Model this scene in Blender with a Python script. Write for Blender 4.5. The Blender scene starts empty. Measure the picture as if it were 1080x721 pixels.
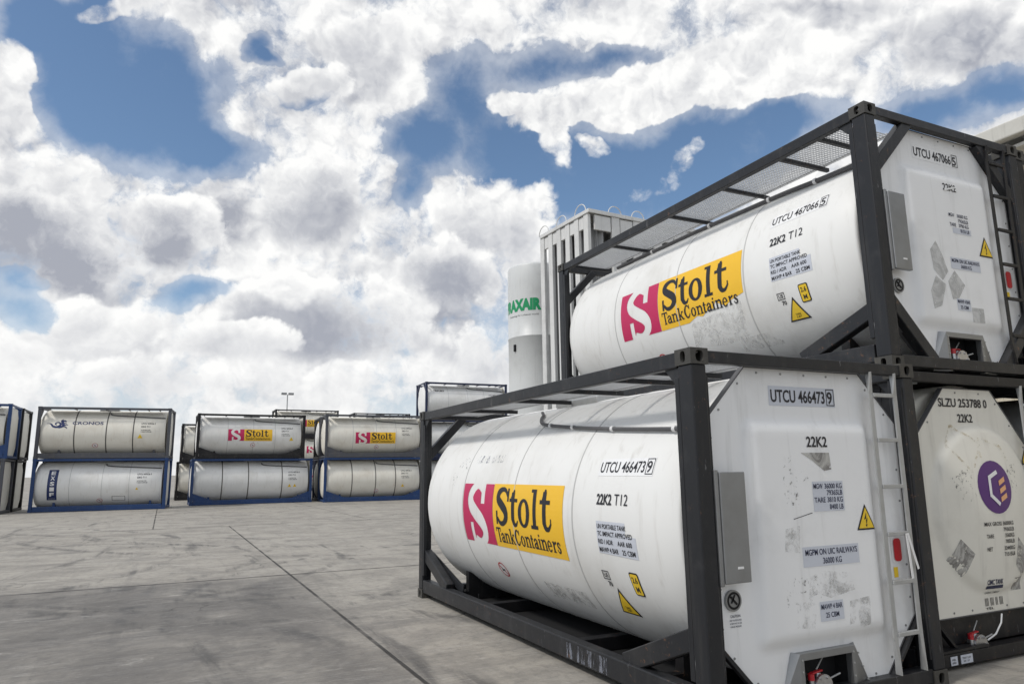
import bpy, bmesh, math, random
from mathutils import Vector, Matrix
random.seed(7)
S = bpy.context.scene
COL = S.collection
PI = math.pi
R_ = math.radians

# ------------------------------------------------------------------ camera
cd = bpy.data.cameras.new("camera"); cam = bpy.data.objects.new("camera", cd); COL.objects.link(cam)
YAW, PITCH, ROLL, F = -0.454, 0.1791, -0.0139, 0.7431
fw = Vector((-math.sin(YAW)*math.cos(PITCH), math.cos(YAW)*math.cos(PITCH), math.sin(PITCH)))
rt = fw.cross(Vector((0, 0, 1))).normalized(); up = rt.cross(fw)
rt2 = rt*math.cos(ROLL) + up*math.sin(ROLL); up2 = -rt*math.sin(ROLL) + up*math.cos(ROLL)
m = Matrix((rt2, up2, -fw)).transposed().to_4x4(); m.translation = Vector((-3.3324, -3.9191, 1.7414))
cam.matrix_world = m
cd.sensor_width = 36; cd.lens = 36*F*1000/1080; cd.clip_end = 3000; cd.clip_start = .05
S.camera = cam

# ------------------------------------------------------------------ view, sun, sky
S.view_settings.view_transform = 'Standard'; S.view_settings.look = 'None'
S.view_settings.gamma = 1; S.view_settings.exposure = 0.0
S.view_settings.use_curve_mapping = False
SUN_EL, SUN_AZ = R_(50), R_(-97)          # azimuth measured from +Y towards +X
sd = Vector((math.sin(SUN_AZ)*math.cos(SUN_EL), math.cos(SUN_AZ)*math.cos(SUN_EL), math.sin(SUN_EL)))
sl = bpy.data.lights.new("sun", 'SUN'); sl.energy = 2.0; sl.angle = R_(8); sl.color = (1, .96, .9)
sun = bpy.data.objects.new("sun", sl); COL.objects.link(sun)
sun.rotation_euler = (-sd).to_track_quat('-Z', 'Y').to_euler()

def pix_dir(px, py):
    return (rt2*((px-540)/(F*1000)) - up2*((py-360.5)/(F*1000)) + fw).normalized()

W_ = bpy.data.worlds.new("World"); S.world = W_; W_.use_nodes = True
wt = W_.node_tree; wn = wt.nodes; wl = wt.links
for n in list(wn): wn.remove(n)
class NT:
    def __init__(s, t): s.t = t; s.n = t.nodes; s.l = t.links
    def new(s, typ, **k):
        n = s.n.new(typ)
        for a, b in k.items(): setattr(n, a, b)
        return n
    def setin(s, sock, v):
        if isinstance(v, bpy.types.NodeSocket): s.l.new(v, sock)
        elif v is not None: sock.default_value = v
    def math(s, op, a, b=None, c=None, clamp=False):
        n = s.new('ShaderNodeMath', operation=op); n.use_clamp = clamp
        s.setin(n.inputs[0], a); s.setin(n.inputs[1], b)
        if c is not None: s.setin(n.inputs[2], c)
        return n.outputs[0]
    def vmath(s, op, a, b=None, out=0):
        n = s.new('ShaderNodeVectorMath', operation=op); s.setin(n.inputs[0], a)
        if b is not None: s.setin(n.inputs[1], b)
        return n.outputs[out]
    def noise(s, vec, scale, detail=4, rough=.5, dist=0, dim='3D'):
        n = s.new('ShaderNodeTexNoise', noise_dimensions=dim)
        if vec is not None: s.l.new(vec, n.inputs['Vector'])
        n.inputs['Scale'].default_value = scale; n.inputs['Detail'].default_value = detail
        n.inputs['Roughness'].default_value = rough; n.inputs['Distortion'].default_value = dist
        return n.outputs[0]
    def ramp(s, fac, a, b, c=0., d=1., smooth=True):
        n = s.new('ShaderNodeMapRange'); n.interpolation_type = 'SMOOTHSTEP' if smooth else 'LINEAR'
        s.setin(n.inputs[0], fac)
        for i, v in enumerate((a, b, c, d)): s.setin(n.inputs[1+i], v)
        return n.outputs[0]
    def mix(s, fac, a, b, mode='MIX'):
        n = s.new('ShaderNodeMix', data_type='RGBA', blend_type=mode)
        s.setin(n.inputs[0], fac)
        for i, v in ((6, a), (7, b)):
            if isinstance(v, tuple): v = (*v, 1) if len(v) == 3 else v
            s.setin(n.inputs[i], v)
        return n.outputs[2]
    def mapping(s, vec, scale=(1, 1, 1), loc=(0, 0, 0), rot=(0, 0, 0)):
        n = s.new('ShaderNodeMapping'); s.l.new(vec, n.inputs[0])
        n.inputs[1].default_value = loc; n.inputs[2].default_value = rot; n.inputs[3].default_value = scale
        return n.outputs[0]
w = NT(wt)
sky = w.new('ShaderNodeTexSky', sky_type='NISHITA'); sky.sun_disc = False
sky.sun_elevation = SUN_EL; sky.sun_rotation = SUN_AZ; sky.air_density = 1.0; sky.dust_density = 0.6; sky.ozone_density = 2.0
tc = w.new('ShaderNodeTexCoord'); dirv = tc.outputs['Generated']
sep = w.new('ShaderNodeSeparateXYZ'); w.l.new(dirv, sep.inputs[0])
# stretched coordinates: clouds flatten toward the horizon
warp = w.noise(dirv, 3.0, 4, .6)
wc = w.new('ShaderNodeTexNoise'); w.l.new(dirv, wc.inputs[0]); wc.inputs['Scale'].default_value = 5.0; wc.inputs['Detail'].default_value = 5; wc.inputs['Roughness'].default_value = .62
wofs = w.vmath('SUBTRACT', wc.outputs[1], (.5, .5, .5))
wofs = w.vmath('MULTIPLY', wofs, (.10, .10, .10))
dwarp = w.vmath('ADD', dirv, wofs)
sp2 = w.new('ShaderNodeSeparateXYZ'); w.l.new(dwarp, sp2.inputs[0])
az = w.math('ARCTAN2', sp2.outputs[0], sp2.outputs[1]); el = w.math('ARCSINE', w.math('MINIMUM', sp2.outputs[2], .9999))
cmb = w.new('ShaderNodeCombineXYZ'); w.l.new(az, cmb.inputs[0]); w.l.new(el, cmb.inputs[1]); P = cmb.outputs[0]
def azel(px, py):
    d = pix_dir(px, py); return math.atan2(d.x, d.y), math.asin(d.z)
def blob(px, py, rx, ry, rot=0):
    """1 at the centre, 0 at about the given radius (degrees of arc taken from the photo layout), rot in degrees"""
    a0, e0 = azel(px, py)
    ax, ex = azel(px+10, py); ay, ey = azel(px, py-10)
    # local linear map az/el -> px ; invert 2x2
    A = Matrix(((ax-a0, ay-a0), (ex-e0, ey-e0))) * .1
    inv = A.inverted()
    c, s = math.cos(R_(rot)), math.sin(R_(rot))
    M = Matrix(((c/rx, s/rx), (-s/ry, c/ry))) @ inv
    d = w.vmath('SUBTRACT', P, (a0, e0, 0))
    u = w.vmath('DOT_PRODUCT', d, (M[0][0], M[0][1], 0), out=1)
    v = w.vmath('DOT_PRODUCT', d, (M[1][0], M[1][1], 0), out=1)
    q = w.math('ADD', w.math('MULTIPLY', u, u), w.math('MULTIPLY', v, v))
    return w.math('SUBTRACT', 1.0, w.math('MULTIPLY', q, .5), clamp=True)   # zero at r*1.41, .5 at r
def union(L):
    o = L[0]
    for b in L[1:]: o = w.math('MAXIMUM', o, b)
    return o
HOLES = [(60,45,66,52,0),(125,80,78,58,0),(30,20,50,30,0),(170,140,78,42,-10),(240,165,50,24,-10),(95,120,60,40,-20),(282,48,15,18,-30),(296,62,14,10,0),(200,95,50,50,0),
         (490,90,34,42,0),(440,150,34,36,0),(434,205,13,26,0),(510,150,66,44,0),(600,175,85,42,0),(700,190,105,52,15),
         (770,160,80,44,20),(565,72,44,20,0),(645,68,40,16,0),(840,125,60,26,15),(985,120,80,22,8),
         (205,310,44,16,10),(25,335,34,20,0),(550,215,60,30,0),(1065,92,40,24,0),(30,300,24,14,0),(110,5,30,20,0),(330,110,20,10,0)]
CLOUDS = [(640,112,110,18,16),(700,100,90,26,16),(790,78,90,32,14),(545,112,30,14,0),(575,130,34,12,-30),(592,158,14,22,0),(690,196,44,12,14),(716,175,26,14,40),(628,158,20,10,0),
          (6,75,20,44,0),(110,16,34,15,10),(740,158,14,9,30)]
GREYS = [(95,225,120,42,0),(215,235,60,50,0),(310,212,46,28,10),(330,330,80,42,0),(455,285,45,28,0),(372,88,42,30,0),(640,12,55,20,0),
         (1010,45,70,30,0),(900,8,60,14,0),(260,330,50,40,0),(520,225,30,16,0),(330,95,30,30,0),(10,250,60,50,0),(470,350,60,30,0),(120,300,70,16,0)]
_h = [w.math('POWER', blob(*h), 1.6) for h in HOLES]; holes = _h[0]
for b_ in _h[1:]: holes = w.math('ADD', holes, b_)
holes = w.math('MINIMUM', holes, 1.25); clouds = union([blob(*h) for h in CLOUDS]); greys = union([blob(*h) for h in GREYS])
wc2 = w.new('ShaderNodeTexNoise'); w.l.new(dirv, wc2.inputs[0]); wc2.inputs['Scale'].default_value = 16.0; wc2.inputs['Detail'].default_value = 6; wc2.inputs['Roughness'].default_value = .6
fv = w.vmath('ADD', dirv, w.vmath('MULTIPLY', w.vmath('SUBTRACT', wc2.outputs[1], (.5, .5, .5)), (.05, .05, .05)))
def body(vec):
    """height of the cloud surface: rounded heads with creases between them, about 0 .. 1"""
    o = None; amp = .5
    for sc in (5.5, 12.0, 25.0, 52.0, 105.0):
        n_ = w.noise(w.vmath('ADD', vec, (sc*.013, -sc*.007, sc*.011)), sc, 0, .5)
        q_ = w.math('ABSOLUTE', w.math('MULTIPLY', w.math('SUBTRACT', n_, .5), 2.6))
        q_ = w.math('MULTIPLY', q_, amp*1.45); amp *= .56
        o = q_ if o is None else w.math('ADD', o, q_)
    return o
n1 = body(fv); n2 = w.noise(dirv, 2.6, 3, .5)
nf = w.math('SUBTRACT', w.noise(fv, 9.0, 9, .66), .5)
n1b = body(w.vmath('ADD', fv, tuple(Vector((sd.x, sd.y, sd.z))*.016)))
slope = w.math('SUBTRACT', n1b, n1)                 # > 0 : faces away from the sun
edge = w.math('ADD', w.math('MULTIPLY', w.math('SUBTRACT', n1, .42), 1.0), w.math('MULTIPLY', nf, 1.3))
# outside the photographed part of the sky: broken cloud cover from noise alone
facing = w.vmath('DOT_PRODUCT', dirv, tuple(fw), out=1)
infr = w.ramp(facing, .50, .70)
outd = w.math('SUBTRACT', w.math('MULTIPLY', n2, 3.0), 1.02)
ind0 = w.math('SUBTRACT', .85, w.math('MULTIPLY', holes, 2.3))
ind = w.math('ADD', ind0, w.math('MULTIPLY', w.ramp(clouds, .0, .9), 2.1))
base = w.new('ShaderNodeMix', data_type='FLOAT'); w.l.new(infr, base.inputs[0]); w.l.new(outd, base.inputs[2]); w.l.new(ind, base.inputs[3])
edgeb = w.math('ADD', w.math('MULTIPLY', w.math('SUBTRACT', n1, .42), .9), w.math('MULTIPLY', nf, 4.2))
dens = w.math('ADD', base.outputs[0], edgeb)
cover = w.ramp(dens, -.25, .90)
cover = w.math('MAXIMUM', cover, w.math('MULTIPLY', w.ramp(w.math('ADD', ind0, w.math('MULTIPLY', nf, 3.4)), -1.7, .2), .38))
lowh = w.ramp(sep.outputs[2], .02, .26, 1, 0)
gsoft = w.ramp(w.math('ADD', greys, w.math('MULTIPLY', edge, .5)), .15, 1.0)
calm = w.ramp(sep.outputs[2], .05, .40, .45, 1.0)
shade0 = w.math('ADD', w.math('MULTIPLY', w.math('MULTIPLY', slope, calm), 1.55), w.math('ADD', w.math('MULTIPLY', nf, -.55), w.math('MULTIPLY', w.math('SUBTRACT', n2, .5), .9)))
g = w.math('ADD', w.math('MULTIPLY', gsoft, .55), w.math('ADD', shade0, .22))
# (px, py, rx, ry, rot, grey core, offset of the lit rim)
LAYERS = [(400, 50, 62, 58, 0, .55), (335, 100, 50, 30, 0, .55), (338, 215, 78, 66, 0, .90), (510, 245, 84, 62, 0, .55), (40, 235, 150, 96, -16, 1.2), (170, 245, 80, 56, -16, 1.1), (345, 340, 130, 50, -6, .90), (475, 300, 75, 40, -10, .95),
          (110, 360, 150, 44, 8, .30), (300, 300, 34, 22, 0, .25), (525, 355, 45, 55, 0, .25), (372, 410, 48, 32, 0, .15), (150, 405, 120, 34, 0, .35), (240, 365, 75, 28, 0, .40)]
col_cov = cover; col_g = g
for (px_, py_, rx_, ry_, ro_, gs_) in LAYERS:
    a0, e0 = azel(px_, py_); ax, ex = azel(px_+10, py_); ay, ey = azel(px_, py_-10)
    A_ = Matrix(((ax-a0, ay-a0), (ex-e0, ey-e0)))*.1; iv = A_.inverted(); c_, s_ = math.cos(R_(ro_)), math.sin(R_(ro_))
    M_ = Matrix(((c_/rx_, s_/rx_), (-s_/ry_, c_/ry_))) @ iv
    d_ = w.vmath('SUBTRACT', P, (a0, e0, 0))
    u_ = w.vmath('DOT_PRODUCT', d_, (M_[0][0], M_[0][1], 0), out=1); v_ = w.vmath('DOT_PRODUCT', d_, (M_[1][0], M_[1][1], 0), out=1)
    q_ = w.math('SUBTRACT', 1.0, w.math('ADD', w.math('MULTIPLY', u_, u_), w.math('MULTIPLY', v_, v_)))
    q_ = w.math('ADD', q_, w.math('MULTIPLY', edge, 1.0))
    # crisp along the top, melting away at the foot
    foot = w.ramp(v_, -.9, .2, 1.3, .40)
    mk = w.ramp(q_, 0.0, foot)
    core = w.math('MULTIPLY', w.ramp(w.math('ADD', w.math('SUBTRACT', q_, w.math('MULTIPLY', v_, .40)), w.math('MULTIPLY', nf, .9)), .05, 1.35), gs_)
    gk = w.math('ADD', w.math('MULTIPLY', core, .95), w.math('ADD', w.math('MULTIPLY', shade0, w.math('SUBTRACT', 1.0, w.math('MULTIPLY', core, .60))), .10))
    mg = w.new('ShaderNodeMix', data_type='FLOAT'); w.l.new(mk, mg.inputs[0]); w.l.new(col_g, mg.inputs[2]); w.l.new(gk, mg.inputs[3]); col_g = mg.outputs[0]
    if py_ < 330: col_cov = w.math('MAXIMUM', col_cov, mk)
cover = col_cov; g = w.math('MAXIMUM', w.math('MINIMUM', col_g, 1.0), 0.0)
K = 10.0
ccol = w.mix(g, (1.0*K, 1.0*K, .99*K), (.40*K, .42*K, .48*K))
skyb = w.mix(1.0, sky.outputs[0], (1.12, 1.20, 1.22), 'MULTIPLY')
haze = w.mix(w.math('MULTIPLY', lowh, .7), skyb, (.55*K, .63*K, .74*K))
col = w.mix(cover, haze, ccol)
bg = w.new('ShaderNodeBackground'); bg.inputs[1].default_value = .1; w.l.new(col, bg.inputs[0])
wo = w.new('ShaderNodeOutputWorld'); w.l.new(bg.outputs[0], wo.inputs[0])

# ------------------------------------------------------------------ materials
def newmat(name):
    mt = bpy.data.materials.new(name); mt.use_nodes = True
    t = NT(mt.node_tree); b = t.n['Principled BSDF']; return mt, t, b
def obc(t):
    return t.new('ShaderNodeTexCoord').outputs['Object']
def geo_z(t):
    g_ = t.new('ShaderNodeNewGeometry'); return g_
def mat_paint(name, col, col2, rough=.4, scale=2.0, bump=.02, amount=.5, grime=None, spec=.4, chips=False):
    mt, t, b = newmat(name); o = obc(t)
    n = t.noise(o, scale, 8, .65); f = t.ramp(n, .5, .75)
    c = t.mix(t.math('MULTIPLY', f, amount), col, col2)
    fine = t.noise(o, scale*14, 5, .7); c = t.mix(t.math('MULTIPLY', t.ramp(fine, .62, .78), amount*.6), c, col2)
    if grime:
        # soft vertical run-off marks and blotches on the paint
        st = t.noise(t.mapping(o, (9, 9, .7)), 1.0, 6, .6)
        c = t.mix(t.math('MULTIPLY', t.ramp(st, .52, .78), .42), c, grime)
        bl = t.noise(o, .9, 6, .6); c = t.mix(t.math('MULTIPLY', t.ramp(bl, .50, .76), .32), c, grime)
    if chips:
        ch = t.noise(o, 14, 6, .75, .3); big_ = t.noise(o, 1.6, 4, .6)
        k_ = t.math('MULTIPLY', t.ramp(ch, .60, .66), t.ramp(big_, .44, .60)); c = t.mix(t.math('MULTIPLY', k_, .8), c, (.16, .085, .05))
        ch2 = t.noise(t.mapping(o, (30, 30, 5)), 1.0, 4, .7); c = t.mix(t.math('MULTIPLY', t.ramp(ch2, .66, .72), .5), c, (.26, .26, .27))
    t.l.new(c, b.inputs['Base Color'])
    t.l.new(t.math('ADD', t.math('MULTIPLY', fine, .25), rough-.12), b.inputs['Roughness'])
    b.inputs['Specular IOR Level'].default_value = spec
    if bump:
        bp = t.new('ShaderNodeBump'); bp.inputs['Strength'].default_value = bump*10; bp.inputs['Distance'].default_value = .004
        t.l.new(t.noise(o, scale*5, 5, .6), bp.inputs['Height']); t.l.new(bp.outputs[0], b.inputs['Normal'])
    return mt
def mat_metal(name, col, rough=.4, metal=.9, scale=8):
    mt, t, b = newmat(name); o = obc(t)
    n = t.noise(o, scale, 6, .65)
    t.l.new(t.mix(n, tuple(x*.6 for x in col), col), b.inputs['Base Color'])
    t.l.new(t.math('ADD', t.math('MULTIPLY', n, .35), rough-.15), b.inputs['Roughness']); b.inputs['Metallic'].default_value = metal
    return mt
def mat_flat(name, col, rough=.5, var=.12):
    mt, t, b = newmat(name); o = obc(t)
    n = t.noise(o, 6, 6, .7)
    t.l.new(t.mix(t.math('MULTIPLY', n, var*2), col, tuple(x*.7 for x in col)), b.inputs['Base Color']); b.inputs['Roughness'].default_value = rough
    return mt
def mat_residue(name, col, lo=.47, hi=.56, scale=9, alpha=.8, stretch=(1, 1, 1)):
    mt, t, b = newmat(name); o = t.mapping(obc(t), stretch)
    n = t.noise(o, scale, 8, .72, .4)
    b.inputs['Base Color'].default_value = (*col, 1); b.inputs['Roughness'].default_value = .7
    t.l.new(t.mix(t.noise(o, scale*4, 5, .7), tuple(x*.6 for x in col), col), b.inputs['Base Color'])
    t.l.new(t.math('MULTIPLY', t.ramp(n, lo, hi), alpha), b.inputs['Alpha'])
    return mt
M = {}
M['tank_white'] = mat_paint('white_cladding_paint', (.80, .80, .785), (.70, .69, .66), .46, 1.3, .012, .35, (.50, .48, .44), .35)
M['tank_cream'] = mat_paint('aged_cream_cladding_paint', (.80, .775, .70), (.68, .64, .56), .55, 1.3, .012, .5, (.52, .45, .36), .2)
M['tank_dirty'] = mat_paint('weathered_white_cladding_paint', (.80, .795, .77), (.68, .67, .63), .52, 1.3, .012, .5, (.50, .46, .41), .2)
M['panel_white'] = mat_paint('white_panel_paint', (.84, .845, .85), (.66, .66, .66), .42, 2.2, .01, .35, (.50, .50, .49), .5)
M['panel_cream'] = mat_paint('off_white_panel_paint', (.76, .74, .67), (.62, .60, .54), .42, 2.2, .01, .5, (.42, .40, .36), .4)
M['charcoal'] = mat_paint('charcoal_frame_paint', (.017, .018, .021), (.06, .06, .062), .42, 3.2, .03, .45, (.06, .058, .055), .35, chips=True)
M['black'] = mat_paint('worn_black_frame_paint', (.010, .010, .012), (.04, .039, .037), .48, 3.0, .03, .6, (.05, .046, .04), .35, chips=True)
M['blue'] = mat_paint('blue_frame_paint', (.012, .045, .15), (.05, .09, .18), .42, 3.0, .03, .5, (.05, .05, .06), .4, chips=True)
M['navy'] = mat_paint('dark_navy_frame_paint', (.02, .03, .075), (.06, .065, .08), .45, 3.0, .03, .5, (.06, .055, .055), .35, chips=True)
M['grey'] = mat_paint('slate_frame_paint', (.08, .085, .10), (.15, .14, .13), .5, 3.0, .03, .5, (.10, .08, .06), .3, chips=True)
M['ochre'] = mat_paint('faded_ochre_frame_paint', (.30, .22, .07), (.18, .13, .08), .5, 3.0, .03, .6, (.12, .09, .05), .3, chips=True)
M['casting'] = mat_paint('worn_steel_casting', (.055, .053, .048), (.15, .14, .12), .55, 9, .05, .5, (.09, .07, .05), .4)
M['void'] = mat_flat('recess_metal_and_under_shade', (.008, .008, .009), .8)  # black fittings, and the added plate that imitates shade below the tanks
M['galv'] = mat_metal('galvanised_steel', (.55, .56, .56), .5, .55)
M['steel'] = mat_metal('brushed_stainless', (.36, .37, .38), .42, .8, 5)
M['alu'] = mat_metal('aluminium_grating', (.75, .76, .77), .5, .3, 20)
M['pipe'] = mat_paint('grey_conduit_sheath', (.10, .10, .105), (.16, .16, .16), .5, 5, .02, .4)
M['seam'] = mat_flat('cladding_seam', (.50, .50, .49), .5)
M['strap'] = mat_flat('dark_cladding_strap', (.10, .095, .09), .6)
M['ink'] = mat_flat('black_lettering', (.012, .012, .018), .5)
M['inkblue'] = mat_flat('dark_blue_ink', (.02, .025, .07), .5)
M['magenta'] = mat_flat('magenta_vinyl', (.54, .012, .10), .45)
M['yellow'] = mat_flat('golden_vinyl', (.90, .53, .025), .45)
M['warn'] = mat_flat('warning_yellow', (.85, .58, .03), .45)
M['sticker'] = mat_flat('pale_blue_sticker', (.60, .63, .70), .45)
M['whitev'] = mat_flat('white_vinyl', (.80, .80, .80), .45)
M['red'] = mat_flat('red_enamel', (.50, .02, .03), .35)
M['purple'] = mat_flat('purple_vinyl', (.085, .018, .17), .4)
M['peach'] = mat_flat('peach_vinyl', (.80, .42, .20), .4)
M['navyv'] = mat_flat('navy_vinyl', (.015, .03, .12), .4)
M['green'] = mat_flat('green_lettering', (.0, .28, .10), .45)
M['paper'] = mat_residue('peeled_paper_residue', (.56, .56, .55), .42, .64, 7, .55)
def mat_torn(name, a, b_, alpha=.9, lo=.34, hi=.44, scale=7):
    mt, t, b = newmat(name); o = obc(t)
    n = t.noise(o, scale, 8, .7, 1.2); n2_ = t.noise(o, scale*.7, 6, .7, 2.5)
    t.l.new(t.mix(t.ramp(n2_, .38, .62), a, b_), b.inputs['Base Color']); b.inputs['Roughness'].default_value = .75
    t.l.new(t.math('MULTIPLY', t.ramp(n, lo, hi), alpha), b.inputs['Alpha']); return mt
M['torn_light'] = mat_torn('torn_sticker_paper', (.46, .46, .45), (.66, .66, .65), .85)
M['torn_dark'] = mat_torn('torn_placard', (.22, .21, .20), (.52, .51, .48), .92)
M['smear'] = mat_torn('old_sign_smear', (.60, .60, .59), (.72, .72, .71), .40, .42, .62)
M['glue'] = mat_residue('glue_specks', (.22, .22, .21), .55, .66, 24, .7)
M['rust'] = mat_residue('rubbed_dark_scuffs', (.12, .12, .13), .60, .68, 9, .8, (3, 3, .6))
M['tape'] = mat_residue('yellowed_glue_edge', (.55, .42, .18), .45, .65, 18, .5)
M['bare'] = mat_residue('scraped_bare_patch', (.34, .36, .42), .50, .62, 7, .75, (3, 3, .5))
M['silver'] = mat_metal('cast_valve_metal', (.65, .65, .66), .35, .9, 30)

# ------------------------------------------------------------------ mesh helpers
def tag(o, label=None, cat=None, group=None, kind=None):
    if label: o['label'] = label
    if cat: o['category'] = cat
    if group: o['group'] = group
    if kind: o['kind'] = kind
    return o
def empty(name, loc=(0, 0, 0), rz=0):
    o = bpy.data.objects.new(name, None); COL.objects.link(o); o.location = loc; o.rotation_euler = (0, 0, rz)
    o.empty_display_size = .3
    return o
class MB:
    def __init__(s): s.v = []; s.f = []; s.sm = []
    def add(s, vs, fs, smooth=False):
        k = len(s.v); s.v += [tuple(x) for x in vs]; s.f += [tuple(i+k for i in f) for f in fs]; s.sm += [smooth]*len(fs)
        return s
    def box(s, a, b, ch=0.0):
        (x0, y0, z0), (x1, y1, z1) = a, b
        if x0 > x1: x0, x1 = x1, x0
        if y0 > y1: y0, y1 = y1, y0
        if z0 > z1: z0, z1 = z1, z0
        if ch <= 0:
            vs = [(x, y, z) for x in (x0, x1) for y in (y0, y1) for z in (z0, z1)]
            return s.add(vs, [(0, 1, 3, 2), (4, 6, 7, 5), (0, 4, 5, 1), (2, 3, 7, 6), (0, 2, 6, 4), (1, 5, 7, 3)])
        bm = bmesh.new(); bmesh.ops.create_cube(bm, size=1)
        for v in bm.verts: v.co = Vector(((x0+x1)/2+v.co.x*(x1-x0), (y0+y1)/2+v.co.y*(y1-y0), (z0+z1)/2+v.co.z*(z1-z0)))
        bmesh.ops.bevel(bm, geom=bm.edges[:], offset=ch, segments=2, affect='EDGES', profile=.5)
        s.bm(bm); return s
    def bm(s, bm, smooth=False):
        bm.verts.index_update()
        s.add([v.co[:] for v in bm.verts], [[v.index for v in f.verts] for f in bm.faces], smooth); bm.free(); return s
    def beam(s, p, q, wd, ht, upv=(0, 0, 1), ch=.006):
        p = Vector(p); q = Vector(q); d = q-p; L = d.length; d.normalize(); u = Vector(upv)
        sdv = d.cross(u)
        if sdv.length < 1e-4: sdv = d.cross(Vector((1, 0, 0)))
        sdv.normalize(); u = sdv.cross(d)
        bm = bmesh.new(); bmesh.ops.create_cube(bm, size=1)
        for v in bm.verts: v.co = Vector((v.co.x*wd, v.co.y*L, v.co.z*ht))
        if ch > 0: bmesh.ops.bevel(bm, geom=bm.edges[:], offset=ch, segments=1, affect='EDGES')
        mid = (p+q)/2
        for v in bm.verts: v.co = mid + sdv*v.co.x + d*v.co.y + u*v.co.z
        s.bm(bm); return s
    def tube(s, pts, r, n=10, cap=True):
        pts = [Vector(p) for p in pts]; rings = []
        for i, p in enumerate(pts):
            d = (pts[min(i+1, len(pts)-1)]-pts[max(i-1, 0)]).normalized()
            a = d.cross(Vector((0, 0, 1)));
            if a.length < .1: a = d.cross(Vector((1, 0, 0)))
            a.normalize(); b = a.cross(d)
            rr = r[i] if isinstance(r, (list, tuple)) else r
            rings.append([p+a*rr*math.cos(2*PI*k/n)+b*rr*math.sin(2*PI*k/n) for k in range(n)])
        vs = [v for rg in rings for v in rg]; fs = []
        for i in range(len(pts)-1):
            for k in range(n):
                fs.append((i*n+k, i*n+(k+1) % n, (i+1)*n+(k+1) % n, (i+1)*n+k))
        s.add(vs, fs, True)
        if cap: s.add(rings[0], [tuple(range(n))]); s.add(rings[-1], [tuple(range(n))[::-1]])
        return s
    def prism(s, poly, f0, f1):
        """poly: 2D outline; f0/f1 map a 2D point to the two faces"""
        n = len(poly); a = [f0(*p) for p in poly]; b = [f1(*p) for p in poly]
        s.add(a+b, [tuple(range(n)), tuple(range(2*n-1, n-1, -1))]+[(i, (i+1) % n, n+(i+1) % n, n+i) for i in range(n)])
        return s
    def build(s, name, mat, parent=None, loc=None):
        me = bpy.data.meshes.new(name); me.from_pydata(s.v, [], s.f); me.update()
        me.polygons.foreach_set('use_smooth', s.sm)
        me.materials.append(mat)
        bm = bmesh.new(); bm.from_mesh(me); bmesh.ops.recalc_face_normals(bm, faces=bm.faces); bm.to_mesh(me); bm.free()
        o = bpy.data.objects.new(name, me); COL.objects.link(o)
        if parent: o.parent = parent
        if loc: o.location = loc
        return o

# ------------------------------------------------------------------ lettering
_tc = {}
def text_mesh(s, bold=0.0, shear=0.0):
    key = (s, bold, shear)
    if key in _tc: return _tc[key]
    cu = bpy.data.curves.new('t', 'FONT'); cu.body = s; cu.size = 1; cu.offset = bold; cu.resolution_u = 3; cu.shear = shear
    ob = bpy.data.objects.new('t', cu); COL.objects.link(ob)
    dg = bpy.context.evaluated_depsgraph_get(); me = bpy.data.meshes.new_from_object(ob.evaluated_get(dg))
    vs = [(v.co.x, v.co.y) for v in me.vertices]; fs = [tuple(p.vertices) for p in me.polygons]
    bpy.data.objects.remove(ob); bpy.data.meshes.remove(me)
    x0 = min(v[0] for v in vs); x1 = max(v[0] for v in vs)
    _tc[key] = ([(v[0]-x0, v[1]) for v in vs], fs, x1-x0)
    return _tc[key]
CAPH = .73
def put_text(mb, s, u, v, h, width=None, surf=None, off=.004, bold=.0, align='l', shear=0):
    """baseline at v, cap height h, left edge at u, mapped through surf(u, v, off)"""
    vs, fs, wd = text_mesh(s, bold, shear); k = h/CAPH; kx = k if width is None else width/wd
    if align == 'c': u -= wd*kx/2
    if align == 'r': u -= wd*kx
    bm = bmesh.new(); bv = [bm.verts.new((x*kx, y*k, 0)) for x, y in vs]
    for f in fs:
        try: bm.faces.new([bv[i] for i in f])
        except ValueError: pass
    if h > .05:
        y = -.3*h
        while y < h*1.3:
            g_ = bm.verts[:]+bm.edges[:]+bm.faces[:]
            bmesh.ops.bisect_plane(bm, geom=g_, plane_co=(0, y, 0), plane_no=(0, 1, 0)); y += .05
    for vv in bm.verts: vv.co = Vector(surf(u+vv.co.x, v+vv.co.y, off))
    mb.bm(bm)
def put_poly(mb, pts, surf, off=.003, step=.05):
    bm = bmesh.new(); bm.faces.new([bm.verts.new((p[0], p[1], 0)) for p in pts])
    lo = min(p[1] for p in pts); hi = max(p[1] for p in pts); y = lo+step
    while y < hi:
        bmesh.ops.bisect_plane(bm, geom=bm.verts[:]+bm.edges[:]+bm.faces[:], plane_co=(0, y, 0), plane_no=(0, 1, 0)); y += step
    lo = min(p[0] for p in pts); hi = max(p[0] for p in pts); dxs = .25 if surf.__name__ == 'f' and surf(0, 1, 0)[1] != YP else .05
    x = lo+dxs
    while x < hi:
        bmesh.ops.bisect_plane(bm, geom=bm.verts[:]+bm.edges[:]+bm.faces[:], plane_co=(x, 0, 0), plane_no=(1, 0, 0)); x += dxs
    for vv in bm.verts: vv.co = Vector(surf(vv.co.x, vv.co.y, off))
    mb.bm(bm)
def rect(u0, v0, u1, v1): return [(u0, v0), (u1, v0), (u1, v1), (u0, v1)]
def ell(u, v, a, b, n=28): return [(u+a*math.cos(2*PI*i/n), v+b*math.sin(2*PI*i/n)) for i in range(n)]
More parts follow.
